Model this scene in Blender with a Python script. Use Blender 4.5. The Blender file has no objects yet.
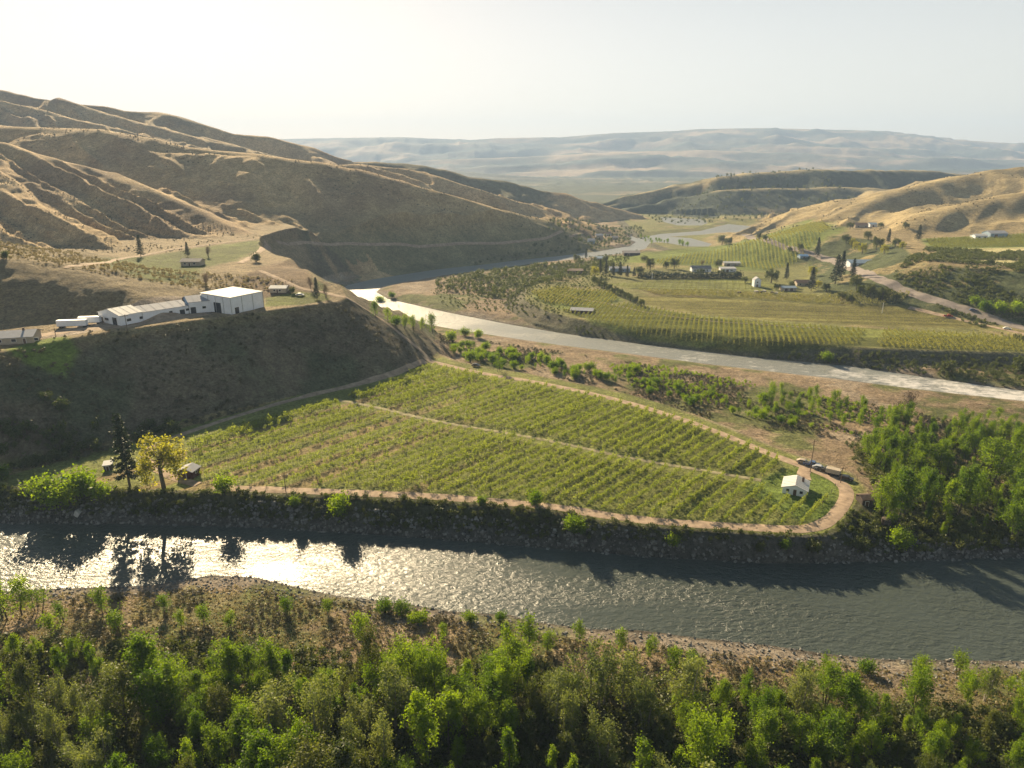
import bpy, math, random
import numpy as np
rnd = random.Random(7)
R = np.random.default_rng(11)
sc = bpy.context.scene
COL = sc.collection
# ------------------------------------------------------------------ camera
F = 683.0; PIT = math.radians(17.8); CH = 100.0
cP, sP = math.cos(PIT), math.sin(PIT)
def ray(px, py):
    dx = (px-512)/F; dy = (384-py)/F
    return dx, cP+dy*sP, -sP+dy*cP
def at(px, py, z=0.0):
    X, Y, Z = ray(px, py); t = (z-CH)/Z
    return (X*t, Y*t)
def atD(px, py, D):
    X, Y, Z = ray(px, py); t = D/Y
    return (X*t, D, CH+Z*t)
cam = bpy.data.cameras.new('camera'); co = bpy.data.objects.new('camera', cam); COL.objects.link(co)
cam.sensor_width = 36; cam.lens = 36*F/1024; cam.clip_start = 1; cam.clip_end = 60000
co.location = (0, 0, CH); co.rotation_euler = (math.pi/2-PIT, 0, 0); sc.camera = co
WZ = -7.0
SUN_AZ = math.radians(-24.2); SUN_EL = math.radians(24)
# ------------------------------------------------------------------ noise
def _h(ix, iy, s):
    n = (ix.astype(np.int64)*374761393 + iy.astype(np.int64)*668265263 + s*974711) & 0xffffffff
    n = ((n ^ (n >> 13))*1274126177) & 0xffffffff
    return ((n ^ (n >> 16)) & 0xffff)/65535.0
def vn(x, y, s=0):
    ix = np.floor(x); iy = np.floor(y); fx = x-ix; fy = y-iy
    fx = fx*fx*fx*(fx*(fx*6-15)+10); fy = fy*fy*fy*(fy*(fy*6-15)+10)
    a = _h(ix, iy, s); b = _h(ix+1, iy, s); c = _h(ix, iy+1, s); d = _h(ix+1, iy+1, s)
    return (a+(b-a)*fx)*(1-fy)+(c+(d-c)*fx)*fy
def fbm(x, y, sc_, o=4, s=0, g=.5):
    v = np.zeros_like(x); a = 1.0; t = 0; x = x/sc_; y = y/sc_
    for i in range(o):
        v += a*vn(x, y, s+i*17); t += a; a *= g
        x, y = x*1.62-y*1.18+3.1, x*1.18+y*1.62+7.7
    return v/t*2-1
def sst(a, b, v):
    t = np.clip((v-a)/(b-a), 0, 1); return t*t*(3-2*t)
# ------------------------------------------------------------------ geometry of features
def sdp(x, y, P):
    P = np.array(P); n = len(P)
    d = np.full(x.shape, 1e18); s = np.ones(x.shape)
    for i in range(n):
        ax, ay = P[i]; bx, by = P[i-1]
        ex, ey = bx-ax, by-ay; wx, wy = x-ax, y-ay
        t = np.clip((wx*ex+wy*ey)/(ex*ex+ey*ey+1e-9), 0, 1)
        d = np.minimum(d, (wx-ex*t)**2+(wy-ey*t)**2)
        c1 = y >= ay; c2 = y < by; c3 = ex*wy > ey*wx
        fl = (c1 & c2 & c3) | (~c1 & ~c2 & ~c3)
        s = np.where(fl, -s, s)
    return np.sqrt(d)*s
def dline(x, y, P):
    d = np.full(x.shape, 1e18)
    for i in range(len(P)-1):
        ax, ay = P[i][:2]; bx, by = P[i+1][:2]
        ex, ey = bx-ax, by-ay; wx, wy = x-ax, y-ay
        t = np.clip((wx*ex+wy*ey)/(ex*ex+ey*ey+1e-9), 0, 1)
        d = np.minimum(d, (wx-ex*t)**2+(wy-ey*t)**2)
    return np.sqrt(d)
def tent(x, y, P, sf, sb, w=6., cap=0):
    """upper envelope of a ridge line; sf slope on the right-hand (camera) side, sb behind"""
    h = np.full(x.shape, -1e9)
    for i in range(len(P)-1):
        ax, ay, az = P[i]; bx, by, bz = P[i+1]
        ex, ey = bx-ax, by-ay; wx, wy = x-ax, y-ay
        t = np.clip((wx*ex+wy*ey)/(ex*ex+ey*ey+1e-9), 0, 1)
        d = np.hypot(wx-ex*t, wy-ey*t)
        side = (ex*wy-ey*wx)
        L = math.hypot(ex, ey)
        m = sst(-25, 25, side/L)
        sl = sf*(1-m)+sb*m
        h = np.maximum(h, az+(bz-az)*t-sl*(np.sqrt(d*d+w*w)-w))
    return h
def smax(a, b, k=4.):
    h = np.clip(.5+.5*(a-b)/k, 0, 1)
    return b+(a-b)*h+k*h*(1-h)
def pz(pts, z): return [at(a, b, z) for a, b in pts]
# near river
north = [(-500,512),(-200,520),(0,523),(64,523),(128,524),(256,527),(384,535),(512,545),(640,556),(768,563),(900,561),(1024,557),(1300,546)]
south = [(1300,668),(1024,661),(880,659),(830,654),(768,645),(700,638),(640,630),(590,629),(530,621),(512,615),(450,611),(400,603),(340,596),(300,588),(256,577),(212,575),(150,585),(95,587),(40,589),(0,592),(-200,600),(-500,606)]
RN = pz(north+south, WZ)
RNtop = pz(north, WZ)
upN = [(1400,440),(1200,412),(1024,391),(980,385),(930,378),(850,366),(768,359),(700,351),(640,344),(560,333),(512,325),(450,313),(410,304),(388,299),(376,292),(382,287),(400,283),(440,276),(470,272),(500,268),(540,263),(580,259),(620,254),(645,249),(650,243),(640,240)]
upS = [(632,236),(628,238),(636,242),(630,246),(600,251),(560,256),(520,260),(480,265),(440,269),(400,275),(370,280),(348,285),(338,291),(342,299),(360,309),(400,318),(420,323),(460,330),(512,338),(560,345),(640,355),(700,363),(768,371),(840,379),(900,387),(960,394),(1024,401),(1200,422),(1400,454)]
RU = pz(upN+upS, WZ)
# far reaches of the river
L1 = pz([(636,241),(655,236),(690,238),(712,244),(708,247),(690,247),(668,243),(650,243)], WZ)
L2 = pz([(628,240),(660,234),(700,231),(728,224),(760,227),(766,231),(740,234),(716,233),(700,235),(664,237),(640,241)], WZ)
L3 = pz([(660,217),(700,219),(708,223),(700,226),(680,226),(664,222)], WZ)
WATER = [RN, RU, L1, L2, L3]
# orchard plateau z=0
roadN = [(420,352),(432,360),(452,366),(490,374),(530,380),(570,388),(610,397),(650,408),(690,421),(725,434),(755,447),(785,459),(812,468),(838,478),(850,487),(846,500),(838,512),(828,522),(815,529),(800,530)]
roadS = [(800,530),(768,528),(720,526),(680,523),(640,520),(600,515),(575,510),(552,506),(520,504),(480,500),(440,497),(380,494),(330,492),(280,490),(240,489),(205,486)]
P1 = pz([(-900,478),(-500,482),(0,486),(100,488),(205,491),(240,492),(280,493),(330,495),(380,497),(440,500),(480,503),(520,507),(552,510),(600,519),(640,524),(680,527),(720,530),(768,533),(800,535),(822,534),(836,527),(848,514),(858,500),(862,488),(848,474),(812,462),(785,453),(755,441),(725,428),(690,415),(650,402),(610,391),(570,383),(530,375),(490,369),(452,361),(430,352),(415,345),(300,340),(0,380),(-900,400)], 0)
# terrace z=31
TZ = 31.
PT = pz([(-700,405),(-300,372),(0,352),(60,340),(110,331),(150,326),(240,314),(300,306),(335,302),(346,298)], TZ)
PT += [at(340,290,TZ), at(318,284,33), at(300,268,36), at(290,255,38), at(275,246,40), (-190,640), (-260,760), (-700,900), (-1500,900), (-1500,300)]
# mound at left above the terrace
MO = [(-330-260,420,66), (-330,385,62), atD(0,258,345), atD(60,268,352), atD(110,277,362), atD(150,285,372), atD(185,293,380)]
# orchard bench across the upper river
P2 = pz([(522,300),(545,312),(575,319),(610,326),(650,332),(700,338),(768,344),(850,348),(940,351),(1024,354),(1200,364),(1500,385)], 1)
P2 += [(3000,500),(3000,2500),(300,2500),at(640,233,1),at(655,240,1),at(668,245,1),at(700,249,1),at(640,252,1),at(600,262,1),at(560,275,1),at(525,288,1)]
# upper right terrace, z 26
P3 = pz([(1500,330),(1300,296),(1150,280),(1024,271),(975,268),(930,264),(915,256),(905,247),(880,240),(840,236),(800,232)], 26)
P3 += [(700,1500),(3000,2200),(3000,400)]
def D_(l): return [atD(*a) for a in l]
R1 = D_([(-500,62,760),(-250,108,760),(0,146,755),(50,162,745),(100,180,730),(150,198,700),(190,215,670),(225,228,640),(250,239,610)])
R3 = D_([(-400,95,1000),(-150,112,960),(0,129,920),(60,132,900),(100,134,890),(150,141,880),(190,150,860),(256,158,850),(310,165,845),(350,173,845),(385,184,850),(420,193,858),(460,204,872),(500,213,890),(540,223,930),(575,234,1000)])
R2 = D_([(-500,46,1500),(-200,78,1450),(0,98,1400),(20,101,1400),(60,108,1380),(75,110,1380),(100,112,1380),(125,117,1380),(150,119,1390),(175,126,1400),(205,136,1400),(235,140,1420),(262,143,1440),(290,150,1450),(330,163,1450),(350,172,1440)])
R2b = D_([(330,168,1180),(360,167,1180),(400,170,1170),(430,178,1150),(460,188,1130),(490,200,1120),(520,211,1120),(545,222,1130)])
R2c = D_([(-300,95,1260),(0,103,1240),(40,112,1225),(80,124,1205),(120,131,1190),(150,139,1170)])
R2d = D_([(60,100,1330),(110,117,1300),(150,127,1270),(200,141,1240),(240,149,1200)])
R2e = D_([(190,136,1350),(230,146,1320),(262,155,1280),(300,163,1240)])
R3b = D_([(40,133,880),(90,141,865),(125,150,850),(165,153,842),(200,154,838),(250,158,832)])
S1 = D_([(190,164,832),(220,172,815),(256,183,795),(285,193,778),(300,200,768)])
S2 = D_([(150,158,840),(175,168,815),(205,182,780),(235,198,745),(262,212,720)])
S3 = D_([(385,186,845),(405,200,830),(440,216,815),(470,230,800)])
R4 = D_([(330,165,1500),(375,164,1480),(420,168,1450),(440,172,1440),(470,180,1430),(500,183,1430),(520,188,1430),(545,194,1430),(560,196,1430),(590,204,1420),(612,210,1420),(640,217,1420)])
R5 = D_([(1500,120,1250),(1200,150,1150),(1080,164,1120),(1024,169,1100),(1000,172,1100),(970,178,1090),(940,184,1080),(912,190,1060),(890,197,1040),(868,205,1010),(845,214,970),(826,221,940)])
R5b = D_([(1500,170,950),(1200,178,900),(1060,190,860),(1024,196,850),(990,202,840),(950,212,820),(920,222,800)])
R5c = D_([(1100,172,1500),(1000,176,1500),(950,178,1480),(925,183,1440),(900,190,1400),(872,197,1340),(845,203,1280),(815,211,1200),(795,218,1140)])
R7 = D_([(570,218,1560),(600,210,1620),(640,199,1660),(670,191,1660),(700,185,1650),(725,178,1650),(745,175,1650),(800,172,1660),(860,172,1680),(920,172,1720),(975,177,1800),(1100,178,1900),(1500,178,2000)])
R7b = D_([(720,192,1560),(760,190,1560),(800,190,1550),(840,188,1540),(862,189,1530),(900,190,1500)])
R8 = D_([(-900,135,8800),(-300,136,8800),(100,139,8800),(280,139,8800),(330,138,8700),(400,137,8600),(470,140,8500),(500,138,8500),(560,137,8500),(615,133,8400),(680,131,8300),(700,129,8300),(760,128,8300),(850,130,8200),(885,131,8200),(900,137,8200),(960,140,8200),(1024,144,8200),(1300,146,8400),(1800,140,9000)])
R8b = D_([(430,160,6500),(520,157,6400),(620,152,6300),(700,150,6200),(800,153,6100),(900,158,6000),(1024,160,6000),(1400,160,6000)])
R8c = D_([(300,172,4300),(420,170,4300),(520,176,4200),(600,182,4100),(660,186,4100),(720,178,4200),(800,173,4300),(950,170,4400),(1100,168,4500)])
def ribs(x, y, ang, lam, st, s, o=2):
    ca, sa = math.cos(ang), math.sin(ang)
    u = x*ca+y*sa; v = -x*sa+y*ca
    wu = fbm(x, y, lam*3, 2, s+5)*lam*.4
    n = np.zeros_like(x); a = 1.; t = 0
    for i in range(o):
        k = lam/(2**i)
        q = np.abs(fbm((v+wu)/k, u/(k*st), 1.0, 1, s+i*7))*1.7; n += a*(1-np.sqrt(q*q+.004)); t += a; a *= .52
    return n/t
BEND = np.array(pz([(362,287),(400,282),(440,275),(500,267),(580,258),(645,249)], WZ))
def H(x, y, masks=False):
    x = np.asarray(x, float); y = np.asarray(y, float)
    n1 = fbm(x, y, 60, 4, 1); n2 = fbm(x, y, 9, 3, 2)
    sdN = sdp(x, y, RN); sdU = sdp(x, y, RU)
    sdl = np.minimum(np.minimum(sdp(x, y, L1), sdp(x, y, L2)), sdp(x, y, L3))
    base = -4.6+1.0*n1+.35*n2
    base = base+1.2*sst(-20, -90, y-at(512,660,-5)[1]+0)   # near wood slightly higher
    d1 = sdp(x, y, P1)
    base = base+(0.0+.15*n1-base)*(1-sst(2, 8, d1))
    d2 = sdp(x, y, P2)
    base = base+(1.0+.4*n1+(-5.3)*sst(650, 950, y)*(x < 420)-base)*(1-sst(-3, 9, d2))
    far = sst(1900, 4200, y)
    base = base+far*(20+12*n1)
    d3 = sdp(x, y, P3)
    h3 = 26+np.clip(-d3, 0, 400)*.03-np.clip(d3, 0, None)*.3+2.2*fbm(x, y, 22, 3, 9)*sst(0, 10, d3)*(1-sst(60, 90, d3))
    h = smax(base, h3, 2)
    # terrace
    dT = sdp(x, y, PT)
    back = sst(360, 430, y)
    tl = TZ+back*7+np.clip(y-430, 0, 400)*.02
    rb = ribs(x, y, -.9, 14, 6, 31, 3)
    hT = tl-np.clip(dT, 0, None)*(.63-.2*sst(480, 560, y))-np.clip(x+152, 0, None)*.7*sst(425, 480, y)+(rb-.6)*5*sst(0, 12, dT)*sst(330, 430, y)+n2*.6*sst(0, 6, dT)
    hT = np.where(dT < 0, hT+.3*n2*sst(0, -10, dT), hT)
    h = smax(h, hT, 1.5)
    hM = tent(x, y, MO, .50, .22, 5)+1.6*fbm(x, y, 16, 4, 12)-np.clip(x+165, 0, None)*.5-np.clip(dT, 0, None)*.75
    h = smax(h, hM, 3)
    # big hills
    def big(P, sf, sb, w, amp, ang, lam, st, s, d0=30):
        t = tent(x, y, P, sf, sb, w)
        P_ = dline(x, y, P)
        return t-(1-ribs(x, y, ang, lam, st, s))*amp*(.15+.85*sst(0, d0, P_))+amp*.35+amp*.2*fbm(x, y, lam*.5, 3, s+3)*sst(0, d0, P_)
    hs = {}
    hs['R1'] = big(R1, .25, .5, 12, 12, -.60, 26, 12, 41, 30)
    hs['R3'] = big(R3, .50, .3, 22, 16, -.75, 75, 3.5, 51, 45)
    hs['R2'] = big(R2, .28, .3, 22, 46, -.75, 95, 3.2, 61, 60)
    hs['R2b'] = big(R2b, .29, .3, 14, 18, -.7, 45, 4, 71, 30)
    hs['R4'] = big(R4, .42, .3, 16, 20, -.8, 60, 3, 81, 50)
    hs['R4'] = smax(hs['R4'], big(R2e, .36, .3, 12, 14, -.75, 40, 4, 171, 30), 3)
    hs['R2'] = smax(smax(hs['R2'], big(R2c, .36, .3, 12, 16, -.75, 40, 4, 161, 25), 3), big(R2d, .36, .3, 12, 14, -.75, 36, 4, 165, 25), 3)
    for q_, P_q in enumerate((R3b, S1, S2, S3)): hs['R3'] = smax(hs['R3'], tent(x, y, P_q, .50, .30, 7)+1.5*n2+2*fbm(x, y, 30, 3, 180+q_), 3)
    hs['R5'] = big(R5, .25, .3, 20, 16, -2.3, 75, 3, 91, 50)
    hs['R5b'] = big(R5b, .2, .25, 20, 12, -2.3, 60, 3, 95, 40)
    hs['R5c'] = big(R5c, .25, .3, 20, 14, -2.3, 80, 3, 99, 50)
    hs['R7'] = big(R7, .42, .2, 12, 18, -1.5, 90, 2.5, 101, 60)
    hs['R7b'] = big(R7b, .4, .2, 12, 12, -1.4, 70, 2.5, 111, 40)
    def bigf(P, sf, sb, w, amp, s):
        t = tent(x, y, P, sf, sb, w); P_ = dline(x, y, P)
        return t+(ribs(x, y, -1.5, 600, 2.0, s, 4)-.55)*amp*.45*sst(0, 400, P_)+amp*.45*fbm(x*.3, y, 260, 5, s+3)*sst(0, 300, P_)
    hs['R8'] = bigf(R8, .17, .1, 60, 150, 121)
    hs['R8b'] = bigf(R8b, .14, .1, 60, 110, 131)
    hs['R8c'] = bigf(R8c, .10, .1, 60, 70, 141)
    hill = np.full(x.shape, -1e9)
    for k in hs: hill = smax(hill, hs[k], 3 if k[1] != '8' else 20)
    yl = np.interp(x, BEND[:, 0], BEND[:, 1]); hill = hill-np.clip(yl-y, 0, 120)*sst(BEND[0, 0]-12, BEND[0, 0]+4, x)*(x < BEND[-1, 0]+150)*.8
    hb = h
    h = smax(h, hill, 3)
    # rivers carve last
    kN = np.where(sdN < 0, 0, 1)
    northside = y > np.interp(x, [p[0] for p in RNtop], [p[1] for p in RNtop])-3
    slN = np.where(northside, .72, .10+.05*n1)
    hN = WZ+sdN*slN+np.where(northside, .5*n2, .25*n2)*sst(0, 3, np.abs(sdN))
    bw = northside*(sdN > 0)*(1-sst(12, 28, d1))*(sdN < 40)*(h < 3)
    hbk = WZ+(7+.15*n1)*np.clip((sdN+.01)/(np.clip(sdN, 0, None)+np.clip(d1-2, 0, None)+.02), 0, 1)**.85+.35*n2*sst(0, 2, sdN)*sst(2, 4, d1)
    hN = hN*(1-bw)+hbk*bw
    h = np.where(bw > .5, np.maximum(h, hbk), h)
    h = np.where(sdN < 60, np.minimum(h, np.where(sdN < 0, np.maximum(WZ+sdN*.5, WZ-2.5), hN)), h)
    ben = sst(-120, -60, -d2)  # only used for colours
    hU = WZ+np.clip(sdU, None, 18)*np.where(d2 < 12, .62, .22)+np.clip(sdU-18, 0, None)*.9+.3*n2*sst(0, 4, sdU)
    h = np.where(sdU < 60, np.minimum(h, np.where(sdU < 0, np.maximum(WZ+sdU*.4, WZ-2.5), hU)), h)
    hl = WZ+sdl*.15
    h = np.where(sdl < 40, np.minimum(h, np.maximum(hl, WZ-2)), h)
    if masks:
        return h, dict(sdN=sdN, sdU=sdU, sdl=sdl, d1=d1, d2=d2, d3=d3, dT=dT, hill=hill-hb, hM=hM-hT, n1=n1, n2=n2, ns=northside, hs=hs)
    return h
def ground(px, py, zmin=-7.0):
    """where the sight line through a pixel of the photograph meets the land"""
    X, Y, Z = ray(px, py)
    t = np.linspace(90, 2600, 2400)
    d = CH+Z*t-H(X*t, Y*t)
    i = np.argmax(d < 0)
    if not d[i] < 0: i = len(t)-1
    t0, t1 = t[i-1], t[i]; d0, d1 = d[i-1], d[i]
    tt = t0+(t1-t0)*d0/(d0-d1+1e-9)
    return (X*tt, Y*tt, float(H(np.array([X*tt]), np.array([Y*tt]))[0]))
# ------------------------------------------------------------------ mesh helpers
def mesh_np(name, V, Fq, mats=(), mi=None, smooth=False, parent=None):
    V = np.asarray(V, np.float32); Fq = np.asarray(Fq, np.int32)
    me = bpy.data.meshes.new(name); n, k = Fq.shape
    me.vertices.add(len(V)); me.vertices.foreach_set('co', V.ravel())
    me.loops.add(n*k); me.loops.foreach_set('vertex_index', Fq.ravel())
    me.polygons.add(n); me.polygons.foreach_set('loop_start', np.arange(0, n*k, k, dtype=np.int32))
    try: me.polygons.foreach_set('loop_total', np.full(n, k, np.int32))
    except Exception: pass
    for m in mats: me.materials.append(m)
    if mi is not None: me.polygons.foreach_set('material_index', np.asarray(mi, np.int32))
    me.update(calc_edges=True)
    me.polygons.foreach_set('use_smooth', np.full(n, smooth))
    o = bpy.data.objects.new(name, me); COL.objects.link(o)
    if parent is not None: o.parent = parent
    return o
def tag(o, label=None, cat=None, group=None, kind=None):
    if label: o['label'] = label
    if cat: o['category'] = cat
    if group: o['group'] = group
    if kind: o['kind'] = kind
    return o
def empty(name, loc, rz=0, s=1.0):
    o = bpy.data.objects.new(name, None); COL.objects.link(o)
    o.location = loc; o.rotation_euler = (0, 0, rz); o.scale = (s, s, s); o.empty_display_size = .3
    return o
# ------------------------------------------------------------------ materials
def mat(name):
    m = bpy.data.materials.new(name); m.use_nodes = True
    nt = m.node_tree; b = nt.nodes['Principled BSDF']
    return m, nt, b
def N(nt, t, **kw):
    n = nt.nodes.new(t)
    for k, v in kw.items():
        if k[0] == '_': n.inputs[k[1:].replace('_', ' ')].default_value = v
        else: setattr(n, k, v)
    return n
def plain(name, c, rough=.7, var=.12, scale=1.5, metal=0, bump=0, spec=.3):
    m, nt, b = mat(name); L = nt.links
    tc = N(nt, 'ShaderNodeTexCoord'); no = N(nt, 'ShaderNodeTexNoise', _Scale=scale, _Detail=5.0, _Roughness=.65)
    L.new(tc.outputs['Object'], no.inputs['Vector'])
    mr = N(nt, 'ShaderNodeMapRange'); mr.inputs['From Min'].default_value = .3; mr.inputs['From Max'].default_value = .7
    mr.inputs['To Min'].default_value = 1-var*1.6; mr.inputs['To Max'].default_value = 1+var*.6
    L.new(no.outputs['Fac'], mr.inputs['Value'])
    vm = N(nt, 'ShaderNodeVectorMath', operation='SCALE'); vm.inputs[0].default_value = c
    L.new(mr.outputs['Result'], vm.inputs['Scale']); L.new(vm.outputs['Vector'], b.inputs['Base Color'])
    b.inputs['Roughness'].default_value = rough; b.inputs['Metallic'].default_value = metal
    b.inputs['Specular IOR Level'].default_value = spec
    if bump:
        bp = N(nt, 'ShaderNodeBump', _Distance=bump, _Strength=.6); L.new(no.outputs['Fac'], bp.inputs['Height']); L.new(bp.outputs['Normal'], b.inputs['Normal'])
    return m
def leafmat(name, c1, c2, trans=.5, tc_=(1.3, 1.25, .5)):
    m, nt, b = mat(name); L = nt.links
    oi = N(nt, 'ShaderNodeObjectInfo'); geo = N(nt, 'ShaderNodeNewGeometry')
    no = N(nt, 'ShaderNodeTexNoise', _Scale=.35, _Detail=3.0); tc = N(nt, 'ShaderNodeTexCoord')
    L.new(geo.outputs['Position'], no.inputs['Vector'])
    wn = N(nt, 'ShaderNodeMath', operation='MULTIPLY_ADD'); wn.inputs[1].default_value = .7; 
    L.new(oi.outputs['Random'], wn.inputs[0])
    ad = N(nt, 'ShaderNodeMath', operation='MULTIPLY_ADD'); ad.inputs[1].default_value = 1.6; ad.inputs[2].default_value = -.65
    L.new(no.outputs['Fac'], ad.inputs[0]); L.new(ad.outputs[0], wn.inputs[2])
    mx = N(nt, 'ShaderNodeMix', data_type='RGBA'); mx.clamp_factor = True
    mx.inputs[6].default_value = (*c1, 1); mx.inputs[7].default_value = (*c2, 1)
    L.new(wn.outputs[0], mx.inputs[0])
    L.new(mx.outputs[2], b.inputs['Base Color']); b.inputs['Roughness'].default_value = .55; b.inputs['Specular IOR Level'].default_value = .25
    tr = N(nt, 'ShaderNodeBsdfTranslucent'); vm = N(nt, 'ShaderNodeVectorMath', operation='MULTIPLY'); vm.inputs[1].default_value = tc_
    L.new(mx.outputs[2], vm.inputs[0]); L.new(vm.outputs['Vector'], tr.inputs['Color'])
    ms = N(nt, 'ShaderNodeMixShader'); ms.inputs[0].default_value = trans
    L.new(b.outputs[0], ms.inputs[1]); L.new(tr.outputs[0], ms.inputs[2])
    L.new(ms.outputs[0], nt.nodes['Material Output'].inputs['Surface'])
    return m
def groundmat():
    m, nt, b = mat('ground_cover'); L = nt.links
    at_ = N(nt, 'ShaderNodeAttribute', attribute_name='Col'); geo = N(nt, 'ShaderNodeNewGeometry')
    n1 = N(nt, 'ShaderNodeTexNoise', _Scale=.9, _Detail=6.0, _Roughness=.7); n2 = N(nt, 'ShaderNodeTexNoise', _Scale=.07, _Detail=8.0, _Roughness=.72)
    n3 = N(nt, 'ShaderNodeTexNoise', _Scale=.012, _Detail=8.0, _Roughness=.75)
    mul = None
    n4 = N(nt, 'ShaderNodeTexNoise', _Scale=.28, _Detail=7.0, _Roughness=.8)
    for n, lo, hi in ((n1, .5, 1.5), (n2, .75, 1.25), (n3, .75, 1.25), (n4, .7, 1.3)):
        L.new(geo.outputs['Position'], n.inputs['Vector'])
        mr = N(nt, 'ShaderNodeMapRange'); mr.inputs['From Min'].default_value = .3; mr.inputs['From Max'].default_value = .7
        mr.inputs['To Min'].default_value = lo; mr.inputs['To Max'].default_value = hi; L.new(n.outputs['Fac'], mr.inputs['Value'])
        if mul is None: mul = mr.outputs['Result']
        else:
            mm = N(nt, 'ShaderNodeMath', operation='MULTIPLY'); L.new(mul, mm.inputs[0]); L.new(mr.outputs['Result'], mm.inputs[1]); mul = mm.outputs[0]
    vm = N(nt, 'ShaderNodeVectorMath', operation='SCALE'); L.new(at_.outputs['Color'], vm.inputs[0]); L.new(mul, vm.inputs['Scale'])
    L.new(vm.outputs['Vector'], b.inputs['Base Color'])
    b.inputs['Roughness'].default_value = .95; b.inputs['Specular IOR Level'].default_value = .08
    bp = N(nt, 'ShaderNodeBump', _Distance=.7, _Strength=.9); L.new(n1.outputs['Fac'], bp.inputs['Height'])
    bp2 = N(nt, 'ShaderNodeBump', _Distance=4.0, _Strength=.6); L.new(n2.outputs['Fac'], bp2.inputs['Height']); L.new(bp.outputs['Normal'], bp2.inputs['Normal'])
    L.new(bp2.outputs['Normal'], b.inputs['Normal'])
    return m
M = {}
M['ground'] = groundmat()
#@@TERRAIN
def mixc(c, col, w):
    w = np.clip(w, 0, 1)[:, None]; return c*(1-w)+np.array(col)[None, :]*w
FIELDS = [  # pixel outline, level, colour, soft edge
    ([(120,262),(200,250),(262,243),(262,252),(235,262),(205,268),(190,284),(150,288),(110,284),(90,272)], 38, (.16,.19,.05), 6),
    ([(40,340),(62,335),(78,341),(60,350),(20,352),(0,350)], 31, (.15,.2,.04), 2),
    ([(264,285),(300,283),(326,290),(330,300),(300,305),(264,307)], 31, (.18,.21,.05), 2),
    ([(-40,346),(40,334),(100,322),(160,312),(212,304),(212,314),(150,323),(100,330),(60,337),(-40,345)], 31, (.36,.30,.24), 1.5),
    ([(225,284),(262,270),(300,262),(318,286),(300,285),(262,289)], 36, (.26,.19,.12), 3),
    ([(530,292),(560,288),(612,292),(622,300),(600,309),(560,309),(540,302)], 1, (.13,.16,.035), 3),
    ([(560,310),(625,303),(700,316),(768,322),(900,330),(1100,342),(1100,356),(1024,352),(850,346),(768,344),(700,337),(640,330),(590,321)], 1, (.15,.165,.045), 2),
    ([(632,296),(700,297),(900,309),(1010,329),(900,327),(768,320),(700,314),(640,304)], 1, (.165,.155,.05), 2),
    ([(600,284),(760,276),(790,290),(760,292),(640,290)], 1, (.14,.15,.045), 3),
    ([(600,252),(700,243),(820,235),(830,250),(800,262),(760,272),(660,262),(600,262)], 1, (.14,.17,.04), 8),
    ([(760,235),(830,232),(850,240),(840,256),(810,262),(760,262)], 1, (.15,.18,.045), 8),
    ([(920,240),(1200,236),(1200,252),(930,250)], 26, (.15,.18,.055), 3),
    ([(932,250),(1200,252),(1200,280),(1024,268),(940,262)], 26, (.34,.31,.16), 2),
    ([(765,477),(800,466),(835,482),(838,500),(828,518),(800,520),(740,490)], 0, (.12,.165,.035), 2),
]
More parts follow.
